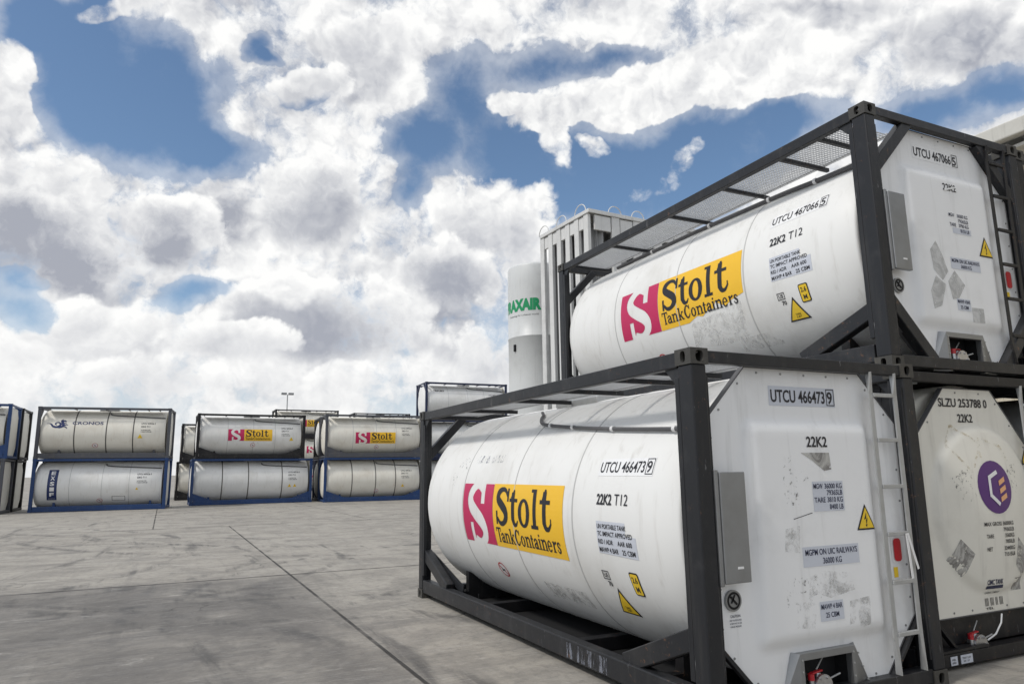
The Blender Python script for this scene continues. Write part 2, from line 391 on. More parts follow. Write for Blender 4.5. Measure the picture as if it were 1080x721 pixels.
def ring(mb, u, v, a, b, t, surf, off, n=28):
    for i in range(n):
        p = [ell(u, v, a, b, n)[j % n] for j in (i, i+1)]; q = [ell(u, v, a-t, b-t, n)[j % n] for j in (i, i+1)]
        mb.add([surf(*x, off) for x in (p[0], p[1], q[1], q[0])], [(0, 1, 2, 3)])
def rounded(u0, v0, u1, v1, r, n=4):
    o = []
    for cx, cy, a in ((u1-r, v1-r, 0), (u0+r, v1-r, 90), (u0+r, v0+r, 180), (u1-r, v0+r, 270)):
        for i in range(n+1): t = R_(a+90*i/n); o.append((cx+r*math.cos(t), cy+r*math.sin(t)))
    return o
import numpy as np
class Raster:
    """draws strokes into a fine mask, then emits it as strips: no overlaps, bends with the surface"""
    def __init__(s, wd, ht, cell=.005):
        s.c = cell; s.nx = int(wd/cell); s.ny = int(ht/cell); s.m = np.zeros((s.ny, s.nx), bool)
        s.X, s.Y = np.meshgrid((np.arange(s.nx)+.5)*cell, (np.arange(s.ny)+.5)*cell)
    def stroke(s, pts, val=True):
        for (x0, y0, r0), (x1, y1, r1) in zip(pts[:-1], pts[1:]):
            dx, dy = x1-x0, y1-y0; L = dx*dx+dy*dy+1e-12
            t = np.clip(((s.X-x0)*dx+(s.Y-y0)*dy)/L, 0, 1)
            d = np.hypot(s.X-x0-t*dx, s.Y-y0-t*dy); s.m[d <= r0+(r1-r0)*t] = val
    def rect(s, x0, y0, x1, y1, val=True): s.m[(s.X >= x0) & (s.X <= x1) & (s.Y >= y0) & (s.Y <= y1)] = val
    def ell(s, x, y, a, b, val=True): s.m[((s.X-x)/a)**2+((s.Y-y)/b)**2 <= 1] = val
    def emit(s, mb, surf, u0, v0, off):
        for j in range(s.ny):
            row = s.m[j]; d = np.diff(np.concatenate(([0], row.astype(int), [0]))); st = np.where(d == 1)[0]; en = np.where(d == -1)[0]
            for a, b in zip(st, en):
                ua, ub, va, vb = u0+a*s.c, u0+b*s.c, v0+j*s.c, v0+(j+1)*s.c
                mb.add([surf(ua, va, off), surf(ub, va, off), surf(ub, vb, off), surf(ua, vb, off)], [(0, 1, 2, 3)])
def smooth_pts(P_, n=6):
    """Catmull-Rom through (x, y, r)"""
    o = []; Q = [P_[0]]+P_+[P_[-1]]
    for i in range(1, len(Q)-2):
        for k in range(n):
            t = k/n; p0, p1, p2, p3 = Q[i-1:i+3]
            o.append(tuple(.5*((2*p1[j])+(-p0[j]+p2[j])*t+(2*p0[j]-5*p1[j]+4*p2[j]-p3[j])*t*t+(-p0[j]+3*p1[j]-3*p2[j]+p3[j])*t**3) for j in range(3)))
    o.append(P_[-1]); return o
def big_word():
    """the slab-serif word of the yellow sign, 1.40 x 0.42 m"""
    r = Raster(1.42, .44, .004); H = .385; y0 = .02
    # S
    r.stroke(smooth_pts([(.305, .325, .016), (.255, .375, .022), (.175, .392, .026), (.085, .355, .040), (.072, .285, .046), (.16, .225, .050), (.25, .165, .050), (.268, .095, .044), (.20, .035, .028), (.12, .03, .024), (.06, .08, .018)]))
    r.rect(.30, .265, .335, .405); r.rect(.022, .018, .056, .16)
    # t
    r.rect(.405, .075, .475, .365); r.rect(.36, .265, .545, .300); r.stroke([(.405, .31, .012), (.455, .375, .018)])
    r.stroke(smooth_pts([(.44, .09, .034), (.47, .038, .026), (.52, .035, .016), (.548, .07, .010)]))
    # o
    r.ell(.695, .16, .128, .145); r.ell(.695, .16, .056, .112, False)
    # l
    r.rect(.895, .02, .965, .405); r.rect(.855, .018, 1.005, .052); r.rect(.855, .372, .93, .405)
    # t
    r.rect(1.10, .075, 1.17, .385); r.rect(1.045, .265, 1.25, .302); r.stroke([(1.10, .31, .014), (1.145, .39, .020)])
    r.stroke(smooth_pts([(1.135, .09, .034), (1.165, .038, .028), (1.22, .035, .020), (1.268, .085, .013)])); r.rect(1.255, .08, 1.275, .13)
    return r
def small_words():
    """second line of the yellow sign"""
    r = Raster(1.44, .20, .0036); b = .03; x = 0; X = .105; C = .16; t = .0125; th = .006
    def bar(x0, y0, x1, y1): r.rect(x0, b+y0, x1, b+y1)
    def serif(xc, y, w_=.026): bar(xc-w_, y-.005, xc+w_, y+.007)
    def stem(xc, h): bar(xc-t, 0, xc+t, h)
    def n(x0):
        stem(x0+.03, X); serif(x0+.03, .003); bar(x0, X-.012, x0+.03, X); stem(x0+.095, X*.72); serif(x0+.095, .003)
        r.stroke(smooth_pts([(x0+.035, b+X*.78, th), (x0+.065, b+X*.95, .010), (x0+.090, b+X*.82, .012), (x0+.095, b+X*.55, .012)]))
    def a(x0):
        stem(x0+.068, X*.8); bar(x0+.068, 0, x0+.092, .012)
        r.stroke(smooth_pts([(x0+.014, b+X*.76, .011), (x0+.040, b+X*.95, .008), (x0+.064, b+X*.80, .011)]))
        r.stroke(smooth_pts([(x0+.064, b+X*.58, .007), (x0+.030, b+X*.48, .010), (x0+.014, b+X*.24, .012), (x0+.034, b+X*.06, .010), (x0+.064, b+X*.2, .008)]))
    # T
    bar(.00, C-.016, .115, C); bar(.0, C-.045, .010, C); bar(.105, C-.045, .115, C); stem(.058, C); serif(.058, .003)
    a(.105); n(.200)
    # k
    stem(.355, C); serif(.355, .003); bar(.328, C-.012, .355, C); r.stroke([(.362, b+.04, .007), (.415, b+.098, .007)]); r.stroke([(.378, b+.058, .012), (.415, b+.008, .012)]); serif(.412, .098, .02); serif(.42, .003, .022)
    # C
    r.stroke(smooth_pts([(.555, b+.115, .007), (.53, b+.150, .009), (.495, b+.150, .011), (.468, b+.08, .016), (.495, b+.012, .011), (.53, b+.010, .009), (.558, b+.045, .006)])); bar(.552, .105, .562, C)
    # o
    r.ell(.628, b+X/2, .046, .057); r.ell(.628, b+X/2, .020, .043, False)
    n(.685)
    # t
    stem(.835, X*1.25); bar(.81, X-.016, .865, X-.002); bar(.84, 0, .868, .012)
    a(.875)
    # i
    stem(1.000, X); serif(1.0, .003); bar(.975, X-.012, 1.0, X); r.ell(1.0, b+X+.033, .014, .014)
    n(1.03)
    # e
    r.ell(1.198, b+X/2, .043, .057); r.ell(1.198, b+X/2, .020, .043, False); bar(1.17, X*.48, 1.232, X*.58); r.rect(1.205, b+X*.24, 1.245, b+X*.48, False)
    # r
    stem(1.285, X); serif(1.285, .003); bar(1.262, X-.012, 1.285, X); r.stroke([(1.295, b+X*.75, .007), (1.325, b+X*.92, .013)])
    # s
    r.stroke(smooth_pts([(1.405, b+X*.74, .006), (1.388, b+X*.93, .008), (1.362, b+X*.85, .010), (1.364, b+X*.62, .011), (1.395, b+X*.38, .012), (1.392, b+X*.10, .009), (1.365, b+X*.05, .007), (1.346, b+X*.28, .006)]))
    return r
def s_mark():
    """magenta emblem: the ground of the sign left standing round a slab-serif S, 0.88 x 0.67 m"""
    r = Raster(.88, .68, .0045); r.rect(0, 0, .88, .68)
    k = .88; h = .67
    pts = [(.63, .90, .030), (.50, .985, .045), (.36, .94, .07), (.265, .80, .085), (.30, .64, .095), (.46, .50, .10), (.62, .38, .10), (.70, .24, .09), (.66, .10, .07), (.52, .02, .045), (.38, .08, .030)]
    r.stroke(smooth_pts([(x*k, y*h, q*k) for x, y, q in pts]), False)
    r.rect(.62*k, .68*h, .735*k, 1.1*h, False); r.rect(.24*k, -.1, .34*k, .34*h, False)
    r.rect(.34*k, .93*h, .70*k, 1.1*h, False); r.rect(.30*k, -.1, .66*k, .07*h, False)
    return r
_BW, _SW, _SM = big_word(), small_words(), s_mark()

# ------------------------------------------------------------------ tank containers
W, L20, H = 2.438, 6.058, 2.591
RT, ZC, XC = 1.205, 1.300, 1.219
def side_surf(yleft):
    def f(u, v, off):
        th = (v-ZC)/RT
        return (XC-(RT+off)*math.cos(th), yleft-u, ZC+(RT+off)*math.sin(th))
    return f
YP = .10
def sstep(a, b, x): t = min(max((x-a)/(b-a), 0), 1); return t*t*(3-2*t)
def bulge_rect(x, z):
    dx = max(abs(x-1.205)-.585, 0)/.11; dz = max(abs(z-1.27)-.73, 0)/.12
    return .05*sstep(1, .0, math.hypot(dx, dz))
def bulge_round(x, z):
    d = math.hypot(x-1.22, z-1.33); return .08*(1-(d/.79)**2)+.03*sstep(.79, .71, d) if d < .79 else 0
def end_surf(bul):
    def f(u, v, off): return (u, YP-bul(u, v)-off, v)
    return f
def casting(x, y, z, sx, sy, sz, detail):
    mb = MB(); a, b, h = .162*sx, .178*sy, .118*sz
    x0, x1 = sorted((x, x+a)); y0, y1 = sorted((y, y+b)); z0, z1 = sorted((z, z+h))
    if not detail: mb.box((x0, y0, z0), (x1, y1, z1), .006); return mb
    def face(o, eu, ev, nn, w_, h_, ru, rv, hole=True):
        o, eu, ev, nn = map(Vector, (o, eu, ev, nn)); N = 20; c = o+eu*w_/2+ev*h_/2
        E_ = []
        for i in range(N):
            t = 2*PI*i/N; cs, sn = math.cos(t), math.sin(t)
            E_.append(c+eu*ru*(abs(cs)**.75*(1 if cs > 0 else -1))+ev*rv*(abs(sn)**.75*(1 if sn > 0 else -1)))
        out = []
        for i in range(N):
            t = 2*PI*i/N; cs, sn = math.cos(t), math.sin(t); q = max(abs(cs), abs(sn)); out.append(c+eu*w_/2*cs/q+ev*h_/2*sn/q)
        # snap the four corners
        for k_, (p, q) in {2: (1, 1), 3: (1, 1), 7: (-1, 1), 8: (-1, 1), 12: (-1, -1), 13: (-1, -1), 17: (1, -1), 18: (1, -1)}.items():
            if k_ in (3, 7, 13, 17): out[k_] = c+eu*w_/2*p+ev*h_/2*q
            elif k_ in (2, 8, 12, 18): out[k_] = c+eu*w_/2*p+ev*h_/2*q*.95
        inn = [v-nn*.028 for v in E_]; cc = c-nn*.06
        mb.add(out+E_, [(i, (i+1) % N, N+(i+1) % N, N+i) for i in range(N)])
        mb.add(E_+inn, [(i, (i+1) % N, N+(i+1) % N, N+i) for i in range(N)])
    # outer long-side, outer end and top/bottom faces carry holes
    xo = x; yo = y; zo = z
    face((xo, y0, z0), (0, 1, 0), (0, 0, 1), (-sx, 0, 0), y1-y0, z1-z0, .028, .042)
    face((x0, yo, z0), (1, 0, 0), (0, 0, 1), (0, -sy, 0), x1-x0, z1-z0, .036, .042)
    face((x0, y0, zo), (1, 0, 0), (0, 1, 0), (0, 0, -sz), x1-x0, y1-y0, .032, .060)
    xi, yi, zi = x+a, y+b, z+h
    mb.add([(xi, y0, z0), (xi, y1, z0), (xi, y1, z1), (xi, y0, z1)], [(0, 1, 2, 3)])
    mb.add([(x0, yi, z0), (x1, yi, z0), (x1, yi, z1), (x0, yi, z1)], [(0, 1, 2, 3)])
    mb.add([(x0, y0, zi), (x1, y0, zi), (x1, y1, zi), (x0, y1, zi)], [(0, 1, 2, 3)])
    return mb

def stolt_sign(shell, v0=.89, ymag=4.43, sc=1.0, torn=False):
    sf0 = side_surf(0)
    def sf(u, v, off): return sf0(u, v, off)
    def place(u0, off_):
        return lambda u, v, o: side_surf(ymag)(u, v, o)
    s_ = side_surf(ymag)
    mb = MB(); _SM.emit(mb, s_, 0, v0, .003); mb.build('emblem', M['magenta'], shell)
    mb = MB()
    if not torn: put_poly(mb, rect(.885, v0-.002, 2.455, v0+.685), s_, .003)
    else: put_poly(mb, [(.885, v0), (1.45, v0+.002), (1.62, v0+.06), (1.72, v0+.035), (1.83, v0+.10), (1.93, v0+.09), (1.98, v0+.17), (2.04, v0+.13), (2.14, v0+.08), (2.25, v0+.13), (2.455, v0+.17), (2.455, v0+.685), (.885, v0+.685)], s_, .003)
    mb.build('sign_ground', M['yellow'], shell)
    mb = MB(); _BW.emit(mb, s_, .96, v0+.235, .0055); _SW.emit(mb, s_, .945, v0+.025 if not torn else v0+.04, .0055)
    mb.build('sign_lettering', M['ink'], shell)
def nosmoke(shell, y, v, r=.085):
    s_ = side_surf(y); mb = MB(); ring(mb, 0, v, r, r, .018, s_, .003)
    mb.add([s_(a, v+b, .004) for a, b in ((-.06, .045), (-.045, .06), (.06, -.045), (.045, -.06))], [(0, 1, 2, 3)])
    mb.build('prohibition_sign', M['red'], shell)
    mb = MB(); put_poly(mb, ell(0, v, r-.02, r-.02), s_, .002); mb.build('sign_disc', M['whitev'], shell)
    mb = MB(); put_poly(mb, [(-.04, v-.02), (.03, v-.01), (.045, v+.012), (0, v+.01), (-.02, v+.035)], s_, .0035); mb.build('pictogram', M['ink'], shell)

def make_container(name, label, loc, rz, frame='charcoal', shellm='tank_white', panelm='panel_white', L=L20, detail=True, straps='seam',
                   end_braces=False, side_braces=True, far_panel=False, group='tank containers stacked in the yard', decals=None, panel='rect', ladder='galv', code=None):
    root = empty('tank_container', loc, rz)
    tag(root, label, 'tank container', group)
    FM = M[frame]; pw, pl = .135, .15
    # posts and castings
    for ix in (0, 1):
        for iy in (0, 1):
            sx, sy = (1, -1)[ix], (1, -1)[iy]; X, Y = ix*W, iy*L
            mb = MB(); a = X+sx*.008; b = Y+sy*.008
            mb.box((a, b, .117), (a+sx*pw, b+sy*pl, H-.117), .012)
            if detail:
                mb.box((a+sx*.002, b+sy*(pl-.001), .3), (a+sx*.05, b+sy*(pl+.05), H-.2), .006)
                mb.box((a+sx*(pw-.001), b+sy*.012, .2), (a+sx*(pw+.022), b+sy*.05, H-.2), .004)
            mb.build('corner_post', FM, root)
            for iz in (0, 1):
                casting(X, Y, iz*H, sx, sy, (1, -1)[iz], detail).build('corner_casting', M['casting'] if detail else FM, root)
    # rails
    yi = .178
    for ix in (0, 1):
        sx = (1, -1)[ix]; X = ix*W
        mb = MB(); mb.box((X+sx*.012, yi-.001, H-.128), (X+sx*.085, L-yi+.001, H-.012), .008)
        if detail:
            for Y, q in ((yi, 1), (L-yi, -1)): mb.prism([(Y, H-.125), (Y+q*.16, H-.125), (Y, H-.29)], lambda a, b, X=X, sx=sx: (X+sx*.03, a, b), lambda a, b, X=X, sx=sx: (X+sx*.04, a, b))
        mb.build('top_side_rail', FM, root)
        mb = MB(); mb.box((X+sx*.012, yi-.001, .075 if detail else .012), (X+sx*.125, L-yi+.001, .245 if detail else .27), .010)
        mb.build('bottom_side_rail', FM, root)
        if side_braces:
            for Y, q in ((yi, 1), (L-yi, -1)):
                mb = MB()
                if detail: mb.beam((X+sx*.085, Y-q*.02, .585), (X+sx*.085, Y+q*.86, .23), .11, .15, (0, 0, 1), .008)
                else: mb.prism([(Y-q*.02, .271), (Y+q*1.15, .271), (Y+q*.95, .30), (Y-q*.02, .66)], lambda a, b, X=X, sx=sx: (X+sx*.03, a, b), lambda a, b, X=X, sx=sx: (X+sx*.06, a, b))
                if q < 0 and detail: mb.beam((X+sx*.16, Y-q*.0, .56), (X+sx*.16, Y+q*1.15, .25), .012, .12, (0, 0, 1), .0)
                mb.build('side_brace', FM, root)
    xi = .162
    for iy in (0, 1):
        sy = (1, -1)[iy]; Y = iy*L
        mb = MB(); mb.box((xi-.001, Y+sy*.012, H-.105), (W-xi+.001, Y+sy*.085, H-.014), .006); mb.build('top_end_rail', FM, root)
        mb = MB(); mb.box((xi-.001, Y+sy*.014, .03), (W-xi+.001, Y+sy*.13, .135), .006); mb.build('bottom_end_rail', FM, root)
        for ix in (0, 1):
            sx = (1, -1)[ix]; X = ix*W
            if end_braces or iy == 1:
                mb = MB(); mb.beam((X+sx*.10, Y+sy*.075, 1.93), (X+sx*.66, Y+sy*.075, 2.51), .10, .115, (0, 1, 0) if False else (-sx*1, 0, 1), .006)
                mb.build('end_brace', FM, root)
            if end_braces:
                mb = MB(); mb.beam((X+sx*.10, Y+sy*.07, .68), (X+sx*.66, Y+sy*.07, .10), .10, .12, (sx*1, 0, 1), .006); mb.build('end_brace', FM, root)
            elif iy == 0 and detail:
                mb = MB(); mb.beam((X+sx*.13, .085, .56), (X+sx*.55, .085, .12), .05, .03, (sx, 0, 1), .003); mb.build('end_brace', FM, root)
    SMt = M['black'] if frame in ('black', 'charcoal') else FM
    for Y in (2.0, 4.05): mb = MB(); mb.box((.126, Y-.06, .08), (W-.126, Y+.06, .2), .004); mb.build('cross_member', SMt, root)
    for Y in (.75, L-1.0):
        mb = MB(); mb.prism([(.127, .08), (W-.127, .08), (W-.127, .19), (W-.35, .19), (W-.35, .44), (1.75, .24), (.69, .24), (.35, .44), (.35, .19), (.127, .19)], lambda a, b, Y=Y: (a, Y-.05, b), lambda a, b, Y=Y: (a, Y+.05, b)); mb.build('saddle', SMt, root)
    mb = MB(); mb.box((.128, .2, .058), (W-.128, L-.2, .074), .0); mb.build('under_tank_shade', M['void'], root)  # added dark plate, stands in for the shade under the tank
    # shell
    prof = [(.42, 0), (.38, .45), (.30, .95), (.24, RT-.03), (.26, RT)]
    Y0, Y1 = .26, L-.44
    n_ = 12 if detail else 5
    for i in range(1, n_): prof.append((Y0+(Y1-Y0)*i/n_, RT))
    nd = 18 if detail else 10
    for i in range(nd+1):
        t = i/nd; a = t*PI/2; prof.append((Y1+.43*math.sin(a)**(.95), RT*max(math.cos(a), 0)**(.38)))
    NS = 96 if detail else 40
    mb = MB(); vs = []; fs = []
    for y, r in prof:
        for k in range(NS): a = 2*PI*k/NS; vs.append((XC+r*math.cos(a), y, ZC+r*math.sin(a)))
    for i in range(len(prof)-1):
        for k in range(NS): fs.append((i*NS+k, i*NS+(k+1) % NS, (i+1)*NS+(k+1) % NS, (i+1)*NS+k))
    mb.add(vs, fs, True)
    shell = mb.build('tank_shell', M[shellm], root)
    for y in (L-1.66, L-3.08, 1.75):
        mb = MB(); vs = []; fs = []; wd = .011 if straps == 'seam' else .028
        prf = ((y-wd, RT+.0005), (y-wd*.6, RT+.004), (y+wd*.6, RT+.004), (y+wd, RT+.0005))
        for yy, r in prf:
            for k in range(NS): a = 2*PI*k/NS; vs.append((XC+r*math.cos(a), yy, ZC+r*math.sin(a)))
        for i in range(3):
            for k in range(NS): fs.append((i*NS+k, i*NS+(k+1) % NS, (i+1)*NS+(k+1) % NS, (i+1)*NS+k))
        mb.add(vs, fs, True); mb.build('cladding_band', M['seam'] if straps == 'seam' else M['strap'], shell)
    # manlid box on top
    mb = MB(); mb.box((.86, L/2-.45, 2.40), (1.58, L/2+.45, 2.535), .02); mb.build('manlid_box', M['galv'] if detail else M['steel'], root)
    # walkway
    wk = MB()
    gx0, gx1, gy0, gy1, gz = .13, .74, .32, L-.32, 2.525
    if detail:
        n = int((gy1-gy0)/.036)
        for i in range(n+1):
            y = gy0+(gy1-gy0)*i/n; wk.box((gx0, y-.0045, gz), (gx1, y+.0045, gz+.010))
        for i in range(15):
            x = gx0+(gx1-gx0)*i/14; wk.box((x-.0025, gy0, gz+.001), (x+.0025, gy1, gz+.012))
        wk.box((gx0-.03, gy0, gz-.012), (gx0-.004, gy1, gz+.03)); wk.box((gx1+.004, gy0, gz-.012), (gx1+.03, gy1, gz+.03))
    else:
        wk.box((gx0, gy0, gz), (gx1, gy1, gz+.02))
    walk = wk.build('walkway', M['alu'], root)
    for y in (.62, 1.15, 2.06, 3.10, 4.5, 5.68):
        if y > L-.2: continue
        mb = MB(); mb.box((.084, y-.02, gz-.055), (.84, y+.02, gz-.012), .003); mb.build('bracket', FM, walk)
    if ladder:
        LM = M[ladder]
        mb = MB()
        yl = .02
        for x in (1.885, 2.185):
            mb.beam((x, yl, .42), (x, yl, 2.32), .012, .045, (1, 0, 0), .002)
            for z0, z1, zz in ((.14, .42, .14), (2.32, 2.50, 2.50)):
                a = .006; e0, e1 = (z0, z1)
                flat = [(x-.022, yl, zz), (x+.022, yl, zz)]
                edge = z1 if zz == z0 else z0
                mb.add([(x-.004, yl-.028, zz), (x+.004, yl-.028, zz), (x+.004, yl+.028, zz), (x-.004, yl+.028, zz),
                        (x-.022, yl-.006, edge), (x+.022, yl-.006, edge), (x+.022, yl+.006, edge), (x-.022, yl+.006, edge)],
                       [(0, 1, 5, 4), (1, 2, 6, 5), (2, 3, 7, 6), (3, 0, 4, 7), (0, 1, 2, 3), (4, 5, 6, 7)])
        # stiles proper: flat bars facing the reader
        for x in (1.885, 2.185): mb.box((x-.026, yl-.005, .40), (x+.026, yl+.005, 2.34), .002)
        lad = mb.build('ladder', LM, root)
        for z in (.43, .82, 1.19, 1.565, 1.94, 2.31):
            mb = MB(); mb.box((1.912, yl-.014, z-.016), (2.158, yl+.014, z+.016), .004); mb.build('rung', LM, lad)
    return root, shell

def make_panel(root, kind, mat):
    """insulated end panel with its raised centre; returns the panel object"""
    bul = bulge_rect if kind == 'rect' else bulge_round
    if kind == 'rect': oct_ = [(.59, .12), (1.85, .12), (2.25, .55), (2.25, 2.08), (1.85, 2.485), (.59, 2.485), (.19, 2.08), (.19, .50)]
    else: oct_ = [(.20, .40), (2.26, .40), (2.26, 1.60), (1.52, 2.445), (.80, 2.445), (.20, 1.85)]
    xs = sorted(set([round(.15+i*.03, 3) for i in range(72)]+[.905, 1.42])); zs = sorted(set([round(.1+i*.03, 3) for i in range(81)]+[.402]))
    bm = bmesh.new(); g_ = [[bm.verts.new((x, 0, z)) for z in zs] for x in xs]
    for i in range(len(xs)-1):
        for j in range(len(zs)-1):
            cx, cz = (xs[i]+xs[i+1])/2, (zs[j]+zs[j+1])/2
            if kind == 'rect' and .905 < cx < 1.42 and cz < .402: continue
            bm.faces.new((g_[i][j], g_[i+1][j], g_[i+1][j+1], g_[i][j+1]))
    n = len(oct_)
    for i in range(n):
        p, q = oct_[i], oct_[(i+1) % n]; nx, nz = (q[1]-p[1]), -(q[0]-p[0])
        bmesh.ops.bisect_plane(bm, geom=bm.verts[:]+bm.edges[:]+bm.faces[:], plane_co=(p[0], 0, p[1]), plane_no=(nx, 0, nz), clear_outer=True)
    for v in [v for v in bm.verts if not v.link_faces]: bm.verts.remove(v)
    for v in bm.verts: v.co.y = YP-bul(v.co.x, v.co.z)
    mb = MB(); mb.bm(bm, True)
    pan = mb.build('end_panel', mat, root)
    # folded rim and rivets
    mb = MB()
    for i in range(n):
        p, q = oct_[i], oct_[(i+1) % n]
        if kind == 'rect' and i == 0:
            for a, b in ((.59, .88), (1.45, 1.85)): mb.beam((a, YP+.016, .118), (b, YP+.016, .118), .045, .012, (0, 0, 1), 0)
            continue
        d = Vector((q[0]-p[0], 0, q[1]-p[1])).normalized(); nn = Vector((d.z, 0, -d.x))
        a = Vector((p[0], YP+.02, p[1]))+nn*.004; b = Vector((q[0], YP+.02, q[1]))+nn*.004
        mb.beam(a, b, .052, .008, nn, 0)
    mb.build('panel_rim', M['pipe'], pan)
    mb = MB()
    for i in range(n):
        p, q = Vector(oct_[i]), Vector(oct_[(i+1) % n]); k = max(2, int((q-p).length/.24)); d = (q-p).normalized(); nn = Vector((-d.y, d.x))
        for j in range(k):
            c = p+(q-p)*(j+.5)/k+nn*.035
            if kind == 'rect' and .86 < c.x < 1.46 and c.y < .45: continue
            mb.tube([(c.x, YP-.0005, c.y), (c.x, YP-.005, c.y)], .009, 8)
    mb.build('rivet', M['steel'], pan)
    pan.children[-1]['kind'] = 'stuff'
    return pan, end_surf(bul)

def lines(parent, surf, items, mat, name='lettering', bold=.0, off=.0045):
    for it in items:
        s, u, v, h, wd = it[:5]; al = it[5] if len(it) > 5 else 'l'
        mb = MB(); put_text(mb, s, u, v, h, wd, surf, off, bold, al); mb.build(name, mat, parent)
def plates(parent, surf, polys, mat, name, off=.002):
    for p in polys:
        mb = MB(); put_poly(mb, p, surf, off, .06); mb.build(name, mat, parent)
def tri_sign(parent, surf, u, v, wd, ht, bolt=True):
    mb = MB(); put_poly(mb, [(u-wd/2, v), (u+wd/2, v), (u, v+ht)], surf, .003, .06); s_ = mb.build('warning_sign', M['ink'], parent)
    c = v+ht*.34; k = .80
    mb = MB(); put_poly(mb, [(u+(a-u)*k, c+(b-c)*k) for a, b in ((u-wd/2, v), (u+wd/2, v), (u, v+ht))], surf, .005, .06); mb.build('sign_face', M['warn'], parent)
    mb = MB()
    if bolt:
        for poly in ([(u+.008, v+ht*.68), (u-.022, v+ht*.40), (u+.002, v+ht*.43)], [(u+.002, v+ht*.43), (u-.022, v+ht*.40), (u+.018, v+ht*.46)],
                     [(u+.018, v+ht*.46), (u-.002, v+ht*.38), (u+.001, v+ht*.17)], [(u+.001, v+ht*.10), (u+.012, v+ht*.22), (u-.010, v+ht*.20)]):
            put_poly(mb, poly, surf, .0065, .2)
    else:
        put_text(mb, 'TARE', u, v+ht*.24, .022, .07, surf, .0065, .01, 'c'); put_text(mb, '3.8T', u, v+ht*.13, .022, .07, surf, .0065, .01, 'c')
    mb.build('symbol', M['ink'], parent)
def id_code(parent, surf, prefix, digit, u, v, h, wd, sticker=True, bold=.02):
    if sticker: plates(parent, surf, [rect(u-.02, v-.03, u+wd+.02, v+h+.025)], M['sticker'] if sticker is True else sticker, 'sticker')
    lines(parent, surf, [(prefix, u, v, h, wd*.86), (digit, u+wd*.90, v, h, wd*.085)], M['ink'], 'identification_code', bold)
    mb = MB(); a0, a1, b0, b1 = u+wd*.885, u+wd+.012, v-.018, v+h+.018; t = .007
    for r_ in (rect(a0, b0, a1, b0+t), rect(a0, b1-t, a1, b1), rect(a0, b0+t, a0+t, b1-t), rect(a1-t, b0+t, a1, b1-t)): put_poly(mb, r_, surf, .0045, .3)
    mb.build('check_box', M['ink'], parent)
def conduit(root, pts, clamps, r=.018):
    def P3(y, v, off=.03): th = (v-ZC)/RT; return (XC-(RT+off)*math.cos(th), y, ZC+(RT+off)*math.sin(th))
    sp = smooth_pts([(y, v, .03) for y, v in pts], 8)
    mb = MB(); mb.tube([P3(a, b, c) for a, b, c in sp], r, 10); c = mb.build('conduit', M['pipe'], root)
    for y, v in clamps:
        mb = MB(); p = Vector(P3(y, v)); mb.tube([p-Vector((0, .018, 0)), p+Vector((0, .018, 0))], r+.008, 10); mb.build('clamp', M['whitev'], c)
def side_marks(shell, code, digit, kind=0, v=0):
    s_ = side_surf(0)
    def sf(u, vv, off): return side_surf(0)(u, vv, off)
    # u = -y
    id_code(shell, sf, code, digit, -1.365, 1.715+v, .098, .735, sticker=M['panel_white'], bold=.01)
    lines(shell, sf, [('22K2', -1.345, 1.443+v, .09, .225), ], M['ink'], 'type_code', .025)
    lines(shell, sf, [('T12', -1.08, 1.443+v, .095, .19), ], M['ink'], 'type_code', .0)
    plates(shell, sf, [[(-1.35, 1.04+v), (-.79, 1.03+v), (-.79, 1.20+v), (-.93, 1.20+v), (-.93, 1.305+v), (-1.35, 1.305+v)]], M['sticker'], 'sticker')
    lines(shell, sf, [('UN PORTABLE TANK', -1.335, 1.245+v, .04, .42), ('TC IMPACT APPROVED', -1.335, 1.185+v, .04, .50), ('RID / ADR', -1.335, 1.12+v, .04, .22), ('AAR 600', -1.05, 1.12+v, .04, .20),
                      ('MAWP 4 BAR', -1.335, 1.052+v, .042, .28), ('25 CBM', -1.0, 1.052+v, .042, .18)], M['ink'], 'data_lettering', .012)
def small_pictos(shell, ysm, vsm, yrr, vrr, ytri, vtri):
    sf = side_surf(0)
    mb = MB(); a, b = -ysm, vsm
    for r_ in (rect(a-.05, b+.06, a+.05, b+.068), rect(a-.05, b+.13, a+.05, b+.138), rect(a-.05, b+.068, a-.043, b+.13), rect(a+.043, b+.068, a+.05, b+.13)): put_poly(mb, r_, sf, .004, .3)
    put_text(mb, 'US', a-.03, b+.08, .04, .06, sf, .004, .02); put_text(mb, '70', a-.01, b, .045, .06, sf, .004, .02); mb.build('small_plate', M['ink'], shell)
    mb = MB(); put_poly(mb, rounded(-yrr-.062, vrr, -yrr+.062, vrr+.20, .02), sf, .003, .05); mb.build('height_plate', M['ink'], shell)
    mb = MB(); put_poly(mb, rounded(-yrr-.050, vrr+.012, -yrr+.050, vrr+.188, .014), sf, .005, .05); mb.build('plate_face', M['warn'], shell)
    lines(shell, sf, [('2.6', -yrr, vrr+.115, .05, .07, 'c'), ('M', -yrr, vrr+.035, .05, .045, 'c')], M['ink'], 'height_lettering', .02, .0065)
    tri_sign(shell, sf, -ytri, vtri, .28, .27, bolt=False)

